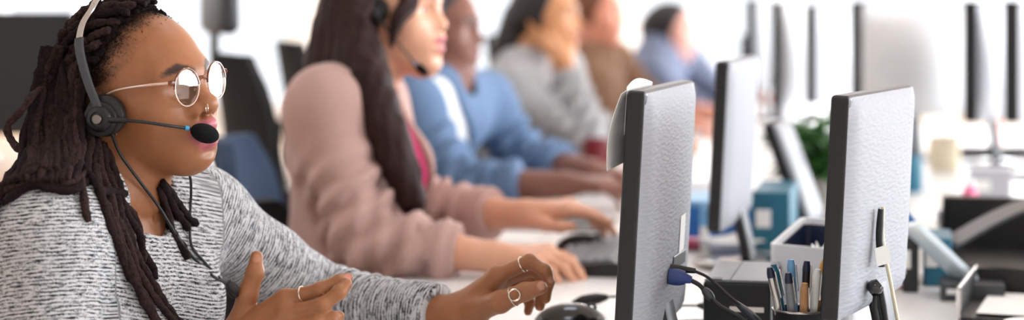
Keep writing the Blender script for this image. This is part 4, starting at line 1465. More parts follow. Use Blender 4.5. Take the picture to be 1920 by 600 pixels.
# ------------------------------------------------------------------ the other people in the row
def agent(label, H, T, sk, skin, headopt, cloth, hairfn, res=.005, female=True, hands=None, base=None, lip=None, brow=None, hairline=None, haircol=(40, 30, 28), cres=.007, eye_open=True, chair_label=None, opening=None, inner=None, sleeve=.88, cuff=True, inf=.013):
    root = empty('person', base if base is not None else (sk['pelvis'][0], sk['pelvis'][1], 0))
    tag(root, label, 'person')
    S = SDF()
    head_sdf(S, H, headopt); neck_sdf(S, H, sk, headopt.get('neck', (.052, .056)))
    torso_sdf(S, sk, -.004, female)
    rr = (.052, .043, .029) if female else (.058, .048, .033)
    for s in 'RL': arm_sdf(S, sk, s, 0, 1.0, rr)
    for s, J, sc in hands: hand_sdf(S, sk['wr' + s], J, sc, .027)
    V, Q = surfnet(S, res); V = relax(V, Q, 1)
    cols = skin_cols(V, H, skin, lip, brow, hairline, haircol, True, eye_open=eye_open)
    obj('body', (V, Q), M['skin'], root, True, cols=cols)
    nk = sk['neck']
    if inner:
        I = SDF(); torso_sdf(I, sk, .005, female)
        I.cone(nk + A(0, 0, .07), nk + T.f * .045 + A(0, 0, -.012), .066, .052, .006, '-')
        V, Q = surfnet(I, cres); obj(inner[0], (V, Q), M[inner[1]], root, True)
    J = SDF()
    torso_sdf(J, sk, inf, female)
    for s in 'RL': arm_sdf(J, sk, s, inf, sleeve, rr, flat=True)
    J.cone(nk + A(0, 0, .07), nk + T.f * .045 + A(0, 0, -.004), .066, .050, .006, '-')
    if opening:
        J.chain([np.asarray(p) for p in opening[0]], opening[1], .012, '-')
    def folds(p, d):
        e = np.zeros(len(p))
        for s in 'RL':
            a, b = sk['el' + s], sk['wr' + s]; u = unit(b - a); x = (p - a) @ u
            q = np.linalg.norm(p - a - x[:, None] * u, axis=1)
            e += smooth01(x, -.06, .02) * (1 - smooth01(x, .16, .22)) * (q < .11) * .0065 * np.sin(x * 2 * PI / .050 + 2.5 * vnoise(p, 16, 2))
            a, b = sk['sh' + s], sk['el' + s]; u = unit(b - a); x = (p - a) @ u; L = np.linalg.norm(b - a)
            q = np.linalg.norm(p - a - x[:, None] * u, axis=1)
            e += smooth01(x, L * .15, L * .6) * (q < .12) * .0085 * np.sin((x + .5 * (p @ T.f)) * 2 * PI / .07 + 2 * vnoise(p, 12, 6))
        e += .006 * vnoise(p, 15, 9) + .002 * vnoise(p, 34, 4)
        return d + e
    J.post.append(folds)
    V, Q = surfnet(J, cres); V = relax(V, Q, 1)
    garment = obj(cloth[0], (V, Q), M[cloth[1]], root, True)
    if cuff:
        for s in 'RL':
            a, b = sk['el' + s], sk['wr' + s]; u = unit(b - a); L = np.linalg.norm(b - a)
            r = rr[1] + (rr[2] - rr[1]) * sleeve + inf
            mb = MB(); lathe(mb, [(r - .006, sleeve * L - .045), (r + .005, sleeve * L - .042), (r + .0045, sleeve * L - .004), (r + .001, sleeve * L + .001), (r - .008, sleeve * L - .002)], a, Rcols(*frame_from(u)), 28)
            obj('cuff', mb, M[cloth[1]], garment, True)
    legs(root, sk)
    hairfn(root, H)
    if chair_label:
        yaw = math.degrees(math.atan2(-T.f[1], T.f[0]))
        seat_for(sk['pelvis'], yaw, chair_label)
    return root, S, J

def hair_sdf(root, H, m, items, h=.006, cutf=None, inflate=.012, noise=.0025):
    S = SDF()
    S.ell(H.w(.006, 0, .014), (A(.100, .077, .095) + inflate) * H.s, 0, '+', H.R)
    for it in items: S.chain([np.asarray(p) for p in it[0]], it[1], .03)
    def cut(p, d):
        q = H.loc(p)
        if cutf is not None:
            c = cutf(q); d = np.maximum(d, np.where(np.abs(q).max(1) < .14, c, -1))
        return d + noise * (np.sin(q[:, 0] * 260 + 3 * vnoise(q, 30, 1)) * .6 + vnoise(q * A(1, 1, .25), 180, 3))
    S.post.append(cut)
    V, Q = surfnet(S, h); V = relax(V, Q, 1)
    return obj('hair', (V, Q), M[m], root, True)

# --- woman in the rose cardigan
H2 = Frame(P(716, 13, 3.68), 20, -3, 2, 1.06)
T2 = Frame(A(-.310, 3.665, .915), 18, 0, 0)
s2 = dict(T=T2, neck=P(684, 140, 3.67), shR=P(612, 205, 3.50), shL=A(-.290, 3.84, 1.03), pelvis=A(-.40, 3.64, .545), elR=P(684, 452, 3.44), wrR=P(928, 483, 3.40), elL=P(772, 400, 3.90), wrL=P(985, 402, 3.73), shr=.056, belly=.112)
h2R = hand_joints(s2['wrR'], unit(P(1040, 478, 3.37) - s2['wrR']), A(.25, -.25, 1), 1, {k: (28, 34, 22) for k in FING}, 1.06)
h2L = hand_joints(s2['wrL'], unit(P(1070, 388, 3.70) - s2['wrL']), A(.1, -.2, 1), -1, {'index': (14, 12, 8), 'middle': (24, 24, 14), 'ring': (30, 34, 20), 'little': (32, 36, 20)}, 1.06)
def hair2(root, H):
    def cutf(q):  # keep the face clear
        return q[:, 0] - (.030 + .25 * np.maximum(q[:, 2] - .02, 0) + .1 * np.minimum(q[:, 2], 0))
    it = [([H.w(-.02, -.070, .05), P(640, 60, 3.60), P(628, 120, 3.60), P(640, 190, 3.62)], [.055, .058, .060, .05]),
          ([H.w(-.03, -.062, .02), P(672, 60, 3.56), P(690, 150, 3.50), P(722, 240, 3.48), P(752, 320, 3.47), P(772, 372, 3.47), P(786, 418, 3.47)], [.050, .046, .044, .040, .034, .026, .010]),
          ([H.w(-.03, -.05, -.02), P(668, 110, 3.55), P(700, 200, 3.50), P(742, 300, 3.47), P(760, 390, 3.47)], [.045, .044, .038, .034, .012]),
          ([H.w(-.05, .05, .0), P(640, 90, 3.74), P(618, 150, 3.78), P(590, 240, 3.80), P(580, 330, 3.80)], [.06, .06, .055, .045, .03])]
    hr = hair_sdf(root, H, 'hair_brown', it, .006, cutf)
    for pts in ([H.w(.060, -.052, .085), P(775, -2, 3.60), P(752, 34, 3.57), P(737, 66, 3.56), P(733, 90, 3.57)], [H.w(.045, -.058, .088), P(762, -6, 3.59), P(742, 30, 3.57), P(731, 60, 3.57)], [H.w(.06, .045, .085), H.w(.085, .062, .03), H.w(.08, .07, -.04), H.w(.05, .085, -.12)]):
        mb = MB(); tube(mb, pts, [.012, .014, .010, .003], 10, 30); obj('face_lock', mb, M['hair_brown'], hr, True)
fr = T2.f
def opening_on(sk, pts, rs, inf, female):
    S = SDF(); torso_sdf(S, sk, inf, female); out = []
    for px, py in pts:
        y = hit(S, px, py, sk['T'].o[1] - .6, sk['T'].o[1] + .5)
        out.append(P(px, py, y if y else sk['T'].o[1] - .05))
    return (out, rs)
open2_old = ([s2['neck'] + fr * .10 + A(0, 0, .0), T2.w(.150, .040, .03), T2.w(.150, .045, -.12), T2.w(.145, .035, -.30)], [.058, .080, .085, .090])
open2 = opening_on(s2, [(728, 150), (748, 195), (768, 250), (784, 310), (790, 370), (788, 430), (780, 500)], [.03, .036, .040, .044, .048, .055, .06], .018, True)
W2, S2, J2 = agent('person in a rose-beige cardigan with long straight brown hair and a headset, typing', H2, T2, s2, (224, 168, 138), dict(lip=1.05, nose=(.1195, -.026), nose_w=.86, jaw=.016), ('cardigan', 'cardigan'),
      hair2, .0042, True, [('R', h2R, 1.06), ('L', h2L, 1.06)], lip=(206, 110, 128), brow=(70, 46, 38), cres=.006, chair_label='office chair under the person in the rose cardigan', opening=open2, inner=('top', 'magenta'), sleeve=.72, inf=.018)
c2 = H2.at(701, 20, -.092)
hs2 = make_headset(H2, 'black headset with slim boom, worn over long straight brown hair', (c2[0], c2[2]), .092, .027, [tuple(H2.at(704, 28, -.108)), tuple(H2.at(735, 66, -.098)), tuple(H2.at(762, 100, -.07)), tuple(H2.at(780, 122, -.045))], tuple(H2.at(791, 131, -.036)), (), 1.0, (.0165, .0085, .0085), top=.122)

# --- man in the denim shirt
H3 = Frame(P(815, 46, 4.86), 18, -8, 0, 1.05)
T3 = Frame(A(-.205, 4.86, .90), 22, -5, 0)
s3 = dict(T=T3, neck=P(830, 158, 4.84), shR=P(772, 205, 4.66), shL=P(902, 188, 5.04), pelvis=A(-.30, 4.82, .55), elR=P(862, 350, 4.58), wrR=P(1060, 347, 4.52), elL=P(985, 300, 5.05), wrL=P(1110, 322, 4.85), shr=.06, broad=1.08)
h3R = hand_joints(s3['wrR'], unit(P(1120, 345, 4.50) - s3['wrR']), A(.1, -.1, 1), 1, {k: (24, 30, 20) for k in FING}, 1.12)
h3L = hand_joints(s3['wrL'], unit(P(1170, 330, 4.80) - s3['wrL']), A(.1, -.1, 1), -1, {k: (24, 30, 20) for k in FING}, 1.12)
def hair3(root, H):
    hair_sdf(root, H, 'hair_black', [], .007, lambda q: np.maximum(q[:, 0] - (.03 + .45 * np.maximum(q[:, 2], 0)), -(q[:, 2] + .03)), .006, .0015)
o3 = ([s3['neck'] + T3.f * .10 + A(0, 0, .01), T3.w(.135, -.030, .06), T3.w(.140, -.030, -.06), T3.w(.145, -.02, -.26)], [.045, .050, .052, .060])
o3 = opening_on(s3, [(838, 160), (850, 200), (862, 245), (874, 290), (882, 325), (882, 370)], [.042, .044, .044, .044, .046, .05], .018, False)
agent('person in an open denim shirt over a white tee, forearms on the desk', H3, T3, s3, (132, 88, 74), dict(lip=1.15, nose=(.1205, -.021), nose_w=1.2, jaw=.021, width=1.05, neck=(.058, .060)), ('shirt', 'denim'),
      hair3, .006, False, [('R', h3R, 1.12), ('L', h3L, 1.12)], lip=(150, 88, 88), brow=(36, 26, 24), hairline=lambda q: .02 + .4 * q[:, 2], cres=.008, chair_label='office chair under the person in the denim shirt', opening=o3, inner=('tee', 'tee'), sleeve=.58, inf=.018)

# --- person in the grey jumper, hand to the ear
H4 = Frame(P(1016, 28, 6.04), 18, -3, -4, 1.03)
T4 = Frame(A(.03, 6.04, .90), 14, -4, 0)
s4 = dict(T=T4, neck=P(992, 122, 6.03), shR=P(968, 175, 5.86), shL=A(.15, 6.22, 1.0), pelvis=A(-.06, 6.02, .55), elR=P(1108, 262, 5.78), wrR=P(1058, 118, 5.84), elL=A(.27, 6.25, .80), wrL=A(.46, 6.12, .80), shr=.06)
h4R = hand_joints(s4['wrR'], unit(P(1024, 48, 5.92) - s4['wrR']), A(.35, -1, .1), -1, {k: (20, 34, 22) for k in FING}, 1.1)
h4L = hand_joints(s4['wrL'], A(1, -.25, -.05), A(.1, 0, 1), -1, {k: (24, 30, 20) for k in FING}, 1.0)
def hair4(root, H):
    hair_sdf(root, H, 'hair_black', [([H.w(-.07, 0, -.02), H.w(-.10, -.02, -.10), H.w(-.10, -.03, -.19)], [.06, .05, .025])], .008, lambda q: q[:, 0] - (.03 + .3 * np.maximum(q[:, 2], 0)), .012)
agent('person in a grey jumper leaning on one elbow, hand raised to the ear', H4, T4, s4, (206, 146, 102), dict(nose_w=.95), ('jumper', 'grey_knit'), hair4, .007, True, [('R', h4R, 1.1), ('L', h4L, 1.0)],
      lip=(180, 104, 98), brow=(40, 30, 26), cres=.009, chair_label='office chair under the person in the grey jumper', inf=.02, cuff=False)

# --- person in the brown top
H5 = Frame(P(1106, 18, 7.2), 16, -6, 0, 1.08)
T5 = Frame(A(.30, 7.2, .90), 14, -6, 0)
s5 = dict(T=T5, neck=P(1106, 128, 7.18), shR=P(1112, 165, 7.0), shL=A(.40, 7.36, 1.0), pelvis=A(.18, 7.17, .55), elR=P(1150, 232, 6.92), wrR=P(1262, 226, 6.85), elL=A(.58, 7.35, .80), wrL=A(.74, 7.18, .80), shr=.058)
h5R = hand_joints(s5['wrR'], A(1, -.2, -.06), A(.1, 0, 1), 1, {k: (24, 30, 20) for k in FING}, 1.05)
h5L = hand_joints(s5['wrL'], A(1, -.25, -.06), A(.1, 0, 1), -1, {k: (24, 30, 20) for k in FING}, 1.05)
def hair5(root, H):
    hair_sdf(root, H, 'hair_mid', [([H.w(-.06, 0, 0), H.w(-.08, 0, -.09), H.w(-.075, 0, -.15)], [.07, .065, .05])], .009, lambda q: q[:, 0] - (.04 + .45 * np.maximum(q[:, 2], 0)), .014)
agent('person in a brown top with short brown hair, looking down past the grey jumper', H5, T5, s5, (224, 152, 126), dict(), ('top', 'brown_knit'), hair5, .008, True, [('R', h5R, 1.05), ('L', h5L, 1.05)],
      lip=(196, 110, 108), brow=(70, 46, 34), cres=.01, chair_label='office chair under the person in the brown top', inf=.02, sleeve=.55, cuff=False)

# --- person in the slate blazer
H6 = Frame(P(1252, 56, 8.5), 14, -5, 0, 1.05)
T6 = Frame(A(.66, 8.5, .90), 12, -8, 0)
s6 = dict(T=T6, neck=P(1248, 112, 8.48), shR=P(1222, 142, 8.32), shL=A(.78, 8.66, .99), pelvis=A(.55, 8.48, .55), elR=P(1268, 194, 8.24), wrR=P(1318, 208, 8.02), elL=A(.95, 8.62, .80), wrL=A(1.10, 8.45, .80), shr=.06, broad=1.05)
h6R = hand_joints(s6['wrR'], A(1, -.3, -.06), A(.1, 0, 1), 1, {k: (24, 30, 20) for k in FING}, 1.1)
h6L = hand_joints(s6['wrL'], A(1, -.25, -.06), A(.1, 0, 1), -1, {k: (24, 30, 20) for k in FING}, 1.1)
def hair6(root, H):
    hair_sdf(root, H, 'hair_black', [([H.w(-.06, 0, 0), H.w(-.07, 0, -.06)], [.07, .05])], .009, lambda q: q[:, 0] - (.03 + .4 * np.maximum(q[:, 2], 0)), .016)
agent('person in a slate blazer with dark hair, farthest along the row', H6, T6, s6, (228, 172, 158), dict(), ('blazer', 'blazer'), hair6, .009, False, [('R', h6R, 1.1), ('L', h6L, 1.1)],
      lip=(200, 120, 118), brow=(50, 40, 36), cres=.011, chair_label='office chair under the person in the slate blazer', inf=.022, sleeve=.8, cuff=False)
seat_for(HSK['pelvis'], 21, 'office chair under the person in the marled jumper')
# ------------------------------------------------------------------ empty chairs and the desk behind
def free_chair(px, Y, rz, label, rest=False, recolor=None):
    c, *_ = chair((px - 960) / F * Y, Y, rz, label)
    if rest: head_rest(c, M['dark_grey'])
    if recolor:
        for ch in kids(c):
            if ch.name.startswith('backrest'): ch.scale = (1, 1, .72); ch.location = (0, 0, .148)
            if ch.name.startswith('armrest'):
                for q in kids(ch): bpy.data.objects.remove(q)
                bpy.data.objects.remove(ch)
        for ch in kids(c):
            nm = ch.name.split('.')[0]
            if nm in recolor:
                ch.data = ch.data.copy(); ch.data.materials[0] = M[recolor[nm]]
    return c
free_chair(592, 5.4, math.radians(24), 'black high-backed office chair with a headrest, empty', True)
free_chair(640, 4.20, math.radians(-3), 'grey and slate-blue office chair, empty, nearest behind', False, {'backrest': 'chair_blue', 'seat': 'chair_blue', 'back_support': 'chair_grey'})
free_chair(664, 7.0, math.radians(20), 'small dark office chair beside the rose cardigan, empty', False)

free_chair(1037, 8.05, math.radians(18), 'black office chair seen between the denim shirt and the grey jumper, empty')
def back_desk(x, y, w, d, rz, label):
    root = empty('desk', (x, y, 0), rz); tag(root, label, 'desk')
    mb = MB(); box(mb, (0, 0, DZ - .015), (w, d, .03), .004); obj('tabletop', mb, M['wood'], root, local=True)
    for sx in (-1, 1):
        for sy in (-1, 1):
            mb = MB(); box(mb, (sx * (w / 2 - .05), sy * (d / 2 - .05), (DZ - .03) / 2), (.05, .05, DZ - .03), .006); obj('leg', mb, M['desk_metal'], root, local=True)
back_desk(-1.85, 5.9, 1.6, 1.5, 0, 'oak-topped desk behind the locs at the left edge')
monitor((-1.36, 5.80), (-2.1, 5.88), .82, 1.205, 'large black monitor on the oak desk at the left edge', 0, 'dark_grey', name='monitor', base_z=DZ)

# ------------------------------------------------------------------ things on the desks
def on_desk(px, py, z=DZ):
    Y = (CZ - z) * F / (py - HY); return P(px, py, Y)

def mouse(c, rz, label, m='black_gloss', L=.112, W=.064, Hh=.040):
    root = empty('computer_mouse', (c[0], c[1], DZ), rz); tag(root, label, 'mouse')
    s = SDF(); s.ell(A(0, 0, .004), A(L / 2, W / 2, Hh - .004), 0)
    s.post.append(lambda p, d: np.maximum(np.maximum(d, -p[:, 2]), -(np.maximum(.0007 - np.abs(p[:, 1]), 0) * (p[:, 0] > .005) - .0) * 0 + d))
    V, Q = surfnet(s, .0028); V = relax(V, Q, 1)
    obj('shell', (V, Q), M[m], root, True, local=True)
    mb = MB(); torus(mb, (L * .27, 0, Hh * .80), .0062, .0026, (0, 1, 0), 20, 8); obj('scroll_wheel', mb, M['dark_grey'], root, True, local=True)
    mb = MB(); tube(mb, [(L * .48, 0, .010), (L * .8, .01, .006), (L * 1.5, .05, .003), (L * 2.3, .06, .003)], .0018, 8, 30); obj('cable', mb, M['rubber'], root, True, local=True)
    return root
mouse(P(1070, 0, 2.86), math.radians(4), 'glossy black mouse beside the nearest monitor', Hh=.042, L=.118)

def keyboard(c, rz, label, base='black', keys='dark_grey', w=.44, d=.145):
    """long side along local y; keys face up; front edge at local -x"""
    root = empty('keyboard', (c[0], c[1], DZ), rz); tag(root, label, 'keyboard')
    mb = MB()
    prism(mb, [(-d / 2, 0), (d / 2, 0), (d / 2, .026), (d / 2 - .02, .028), (-d / 2 + .006, .014), (-d / 2, .011)], w, (0, w / 2, 0), np.array([[1, 0, 0], [0, 0, -1], [0, 1, 0]], float))
    obj('case', mb, M[base], root, local=True)
    mb = MB()
    for r in range(6):
        x = -d / 2 + .016 + r * .0205
        z = .0165 + (x + d / 2) * .085
        n = 21 if r else 7
        for k in range(n):
            if not r and k == 3:
                box(mb, (x, 0, z + .002), (.0165, .11, .008), .002, seg=1); continue
            y = -w / 2 + .02 + (w - .04) * ((k + .5) / n)
            box(mb, (x, y, z + .002), (.0165, (w - .04) / n - .0035, .008), .002, seg=1)
    obj('keycaps', mb, M[keys], root, local=True)
    return root
keyboard(P(1122, 0, 3.62) , -RA + math.radians(2), 'black keyboard with grey keys under the cardigan sleeve', 'black', 'mid_grey')
mp = on_desk(1050, 432); mb = MB(); box(mb, (mp[0], mp[1] + .10, DZ + .002), (.23, .24, .004), .002, R=rotz(-RA)); tag(obj('mouse_pad', mb, M['black']), 'black mouse pad under the far hand of the cardigan wearer', 'mouse pad')
mouse(P(1092, 0, 3.72), math.radians(-6), 'dark mouse held by the cardigan wearer', 'black')
def paper(c, w, d, rz, label, m='paper', name='paper_sheet', cat='paper', curl=.0):
    G = [[c + rotz(rz) @ A(u * w / 2, v * d / 2, .0015 + curl * (u * u * .6 + .4 * u * v)) for v in np.linspace(-1, 1, 8)] for u in np.linspace(-1, 1, 8)]
    mb = MB(); sheet(mb, G, .0008); return tag(obj(name, mb, M[m], None, True), label, cat)
p = on_desk(935, 440); paper(A(p[0] - .02, p[1] - .05, DZ), .21, .16, -RA, 'printed sheet lying beside the cardigan wearer keyboard')
p = on_desk(1305, 400); paper(A(p[0], p[1], DZ), .21, .29, -RA + .4, 'loose white sheet lying between the two left monitors', curl=.02)
p = on_desk(1290, 350); paper(A(p[0], p[1], DZ), .21, .29, -RA - .3, 'curled white sheet behind the nearest monitor', curl=.05)

# sheets stuck to the nearest monitor
rootA, tlA, wA, hA, angA = MA
def inA(x, y, z):
    v = tlA([(x, y, z)])[0]; return A(rootA.location[0], rootA.location[1], rootA.location[2]) + rotz(angA) @ v
G = []
for u in np.linspace(0, 1, 8):
    row = []
    for v in np.linspace(0, 1, 14):
        row.append(inA(-wA / 2 + .002 + u * .085, .019 + .003 + .009 * (math.sin(v * 2.6) * (1 - u) ** .8) + .008 * (1 - u) * v, hA / 2 - .006 - v * .100 + u * .010))
    G.append(row)
mb = MB(); sheet(mb, G, .0008); tag(obj('paper_note', mb, M['paper'], None, True), 'white paper note curling off the edge of the nearest screen', 'note')
G = []
for u in np.linspace(0, 1, 10):
    row = []
    for v in np.linspace(0, 1, 8):
        row.append(inA(-wA / 2 + .03 + u * .16, .017 + .004 + .004 * math.sin(u * 3), hA / 2 - .06 + v * (.062 + .008 * math.sin(u * PI))))
    G.append(row)
mb = MB(); sheet(mb, G, .0008); tag(obj('paper_note', mb, M['paper'], None, True), 'white paper showing over the top edge of the nearest screen', 'note')

# cables of the nearest monitor
def cable(label, pts, r, plug=None, n=70, bead=None, name='cable', m='rubber'):
    root = empty(name, pts[0]); tag(root, label, 'cable')
    mb = MB(); tube(mb, pts, r, 10, n); obj('cord', mb, M[m], root, True)
    if plug:
        for (a, b, rr, pm) in plug:
            mb = MB(); tube(mb, [a, b], rr, 12, 8); obj('plug', mb, M[pm], root, True)
    if bead is not None:
        mb = MB(); d = bead[1]; ellipsoid(mb, bead[0], (.0065, .0065, .012), Rcols(*frame_from(d)), 16, 10); obj('ferrite_bead', mb, M['dark_grey'], root, True)
    return root
YA = 2.525
cable('black cable with blue plug in the back of the nearest monitor', [P(1292, 524, YA), P(1312, 535, YA), P(1326, 552, YA), P(1350, 574, YA - .01), P(1392, 598, YA - .03), P(1440, 640, YA - .05), P(1462, 685, YA - .05)], .0032,
      [(P(1252, 518, YA), P(1284, 521, YA), [.0105, .0115, .0115, .0095], 'vga'), (P(1282, 521, YA), P(1296, 525, YA), [.0075, .0065, .005], 'vga')], bead=(P(1328, 552, YA), P(1345, 572, YA) - P(1312, 535, YA)))
cable('thin black power cable arching from the nearest monitor', [P(1302, 508, YA + .01), P(1330, 522, YA + .01), P(1368, 556, YA), P(1400, 582, YA - .02), P(1432, 612, YA - .05), P(1455, 685, YA - .05)], .0021,
      [(P(1256, 502, YA + .01), P(1304, 508, YA + .01), [.0055, .0055, .0045, .0035], 'black'), (P(1378, 566, YA), P(1424, 604, YA - .04), [.003, .0052, .0058, .0048], 'dark_grey')])
cable('short black lead lying behind the nearest monitor', [P(1272, 573, 2.9), P(1300, 573, 2.9), P(1330, 574, 2.9)], .0018, [(P(1308, 573, 2.9), P(1348, 576, 2.88), [.003, .0065, .0065, .0055], 'black')], n=20)
cable('black plug on a lead lying beyond the glossy mouse', [P(1138, 557, 3.0), P(1160, 556, 3.0), P(1200, 557, 3.0)], .0020, [(P(1072, 567, 3.0), P(1140, 557, 3.0), [.002, .0085, .0095, .0088, .004], 'black')], n=20)

# small dark computer, pen cup, white caddy
def small_computer():
    c = A(.345, 2.78, DZ); root = empty('small_computer', c, -RA); tag(root, 'small dark grey computer box between the two near monitors', 'computer')
    mb = MB(); box(mb, (0, 0, .050), (.098, .20, .100), .004); obj('case', mb, M['black'], root, local=True)
    mb = MB(); box(mb, (0, 0, .1015), (.094, .196, .004), .001); obj('lid', mb, M['mid_grey'], root, local=True)
    mb = MB(); box(mb, (-.030, -.09, .1038), (.016, .020, .001), .0004); box(mb, (-.010, 0, .1038), (.0012, .19, .0008), 0); obj('seam', mb, M['dark_grey'], root, local=True)
    mb = MB(); box(mb, (.014, -.1005, .062), (.050, .002, .008), .0008); obj('drive_slot', mb, M['chrome'], root, local=True)
    mb = MB(); lathe(mb, [(.005, 0), (.005, .002), (.001, .002)], (-.034, -.100, .03), np.array([[1, 0, 0], [0, 0, -1], [0, 1, 0]], float), 16); obj('power_button', mb, M['chrome'], root, local=True)
small_computer()
cc = A(.392, 2.545, DZ)
root = empty('pen_cup', cc); tag(root, 'black mesh pen cup beside the right-hand near monitor', 'pen cup')
mb = MB(); lathe(mb, [(.002, .0), (.034, .0), (.0365, .083), (.0375, .085), (.0355, .085), (.033, .004), (.002, .004)], cc, None, 36, False, False); obj('cup', mb, mat('wire_mesh_black', (30, 31, 34), .5, .5, bump=.8, bscale=420), root, True)
mb = MB(); torus(mb, cc + A(0, 0, .085), .0365, .0018, (0, 0, 1), 36, 8); obj('rim', mb, M['chrome'], root, True)
pens = [(-.026, -.008, .150, 'chrome', 'silver pen leaning left in the pen cup'), (-.020, .012, .148, 'teal', 'teal pen at the back left of the pen cup'), (-.012, -.016, .142, 'mid_grey', 'grey pen at the front of the pen cup'),
        (-.006, .006, .155, 'sky', 'pale blue pen in the pen cup'), (.002, -.018, .125, 'card', 'short tan pencil at the front of the pen cup'), (.008, .012, .152, 'black', 'black pen in the middle of the pen cup'),
        (.014, -.010, .145, 'paper', 'white marker in the pen cup'), (.022, .008, .157, 'yellow', 'amber pen at the right of the pen cup'), (.027, -.006, .148, 'navy', 'navy pen at the right rim of the pen cup')]
for dx, dy, L, m, lb in pens:
    a = cc + A(dx * .55, dy * .55, .006); L *= .86; d = unit(A(dx * 1.1, dy * 1.1, .14)); b = a + d * L
    root = empty('pencil' if 'pencil' in lb else 'pen', a); tag(root, lb, 'pencil' if 'pencil' in lb else 'pen', 'pens in the mesh cup')
    mb = MB(); tube(mb, [a, b], [.0050, .0058, .0058, .0055], 12, 10); obj('barrel', mb, M[m], root, True)
    mb = MB(); tube(mb, [b - d * .002, b + d * .012], [.0060, .0056, .004], 12, 6); obj('cap', mb, M['navy' if m in ('chrome', 'mid_grey', 'black') else m], root, True)
    mb = MB(); tube(mb, [b + d * .006 + A(.0058, -.003, 0), b - d * .03 + A(.0068, -.0035, 0)], .0012, 6, 6); obj('clip', mb, M['chrome'], root, True)

def caddy():
    c = A(.492, 2.90, DZ); root = empty('desk_caddy', c, math.radians(-38)); tag(root, 'white rounded open box holding crumpled papers, behind the pen cup', 'box')
    w, d, h, t = .15, .12, .158, .006
    mb = MB(); o = rrect(w, d, .016, 5); i = rrect(w - 2 * t, d - 2 * t, .011, 5); k = len(o)
    V = [(x, y, 0) for x, y in o] + [(x, y, h - (.03 if y < 0 else 0)) for x, y in o] + [(x, y, h - (.03 if y < 0 else 0)) for x, y in i] + [(x, y, .006) for x, y in i]
    Fc = [tuple(range(k - 1, -1, -1)), tuple(3 * k + j for j in range(k))]
    for j in range(k):
        q = (j + 1) % k
        for r in range(3): Fc.append((r * k + j, r * k + q, (r + 1) * k + q, (r + 1) * k + j))
    mb.add(V, Fc); obj('shell', mb, M['tee'], root, local=True)
    i1 = rrect(w - 2 * t - .001, d - 2 * t - .001, .0105, 5); i2 = rrect(w - 2 * t - .005, d - 2 * t - .005, .009, 5)
    zt = lambda y: h - .010 - (.03 if y < 0 else 0)
    V = [(x, y, .0065) for x, y in i1] + [(x, y, zt(y)) for x, y in i1] + [(x, y, zt(y)) for x, y in i2] + [(x, y, .09) for x, y in i2]
    mb = MB(); mb.add(V, Fc); obj('liner', mb, M['navy'], root, local=True)
    return root, c
caddy()
for k, (dx, dy, rz_) in enumerate(((-.02, .0, .4), (.025, .015, -.5), (.0, -.02, 1.3))):
    c = A(.492, 2.90, DZ + .104) + A(dx, dy, .008 * k)
    G = [[c + rotz(rz_) @ A(u * .034, v * .026, .010 * math.sin(3 * u + 2 * v + k) + .008 * math.cos(5 * v)) for v in np.linspace(-1, 1, 12)] for u in np.linspace(-1, 1, 12)]
    mb = MB(); sheet(mb, G, .001); tag(obj('paper_scrap', mb, M['paper'], None, True), ['crumpled white scrap at the left in the white box', 'crumpled white scrap at the right in the white box', 'topmost crumpled scrap in the white box'][k], 'paper', 'paper scraps in the white box')

# things around the middle monitor
def block(name, label, cat, c, size, m, rz=-RA, bev=.003, lid=None):
    root = empty(name, c, rz); tag(root, label, cat)
    mb = MB(); box(mb, (0, 0, size[2] / 2), size, bev); obj('body', mb, M[m], root, local=True)
    if lid:
        mb = MB(); box(mb, (0, 0, size[2] + .004), (size[0] + .004, size[1] + .004, .012), .002); obj('lid', mb, M[lid], root, local=True)
    else:
        mb = MB(); box(mb, (-size[0] * .2, -size[1] / 2 - .0006, size[2] * .55), (size[0] * .4, .0012, size[2] * .3), .0004); obj('label_panel', mb, M['paper'], root, local=True)
    return root
block('storage_box', 'blue storage box behind the stand of the middle monitor', 'box', A(.455, 3.98, DZ), (.16, .20, .075), 'blue', lid='sky')
block('box_file', 'teal box file standing right of the middle monitor stand', 'folder', A(.545, 3.86, DZ), (.075, .24, .120), 'teal')
root = monitor((.588, 4.00), (.640, 4.13), .752, .985, 'small grey display tilted far back, in front of the plant', -20, 'mid_grey', name='monitor', bulge=.008, screen='mid_grey')
p = on_desk(1352, 470)
paper(A(p[0], p[1], DZ + .019), .15, .10, .3, 'folded white paper on the base of the middle monitor', curl=.012)
block('sticky_notes', 'pink sticky note pad left of the middle monitor base', 'notes', A(p[0] - .065, p[1] + .06, DZ), (.07, .07, .016), 'pink')
root = empty('marker_pen', A(p[0] - .035, p[1] - .02, DZ)); tag(root, 'pale blue and white marker standing by the middle monitor base', 'marker')
b = A(p[0] - .035, p[1] - .02, DZ)
mb = MB(); lathe(mb, [(.002, 0), (.009, 0), (.0095, .004), (.0095, .05), (.0085, .052), (.002, .052)], b, None, 20); obj('barrel', mb, M['paper'], root, True)
mb = MB(); lathe(mb, [(.002, .052), (.0098, .052), (.0098, .088), (.008, .092), (.002, .092)], b, None, 20); obj('cap', mb, M['sky'], root, True)

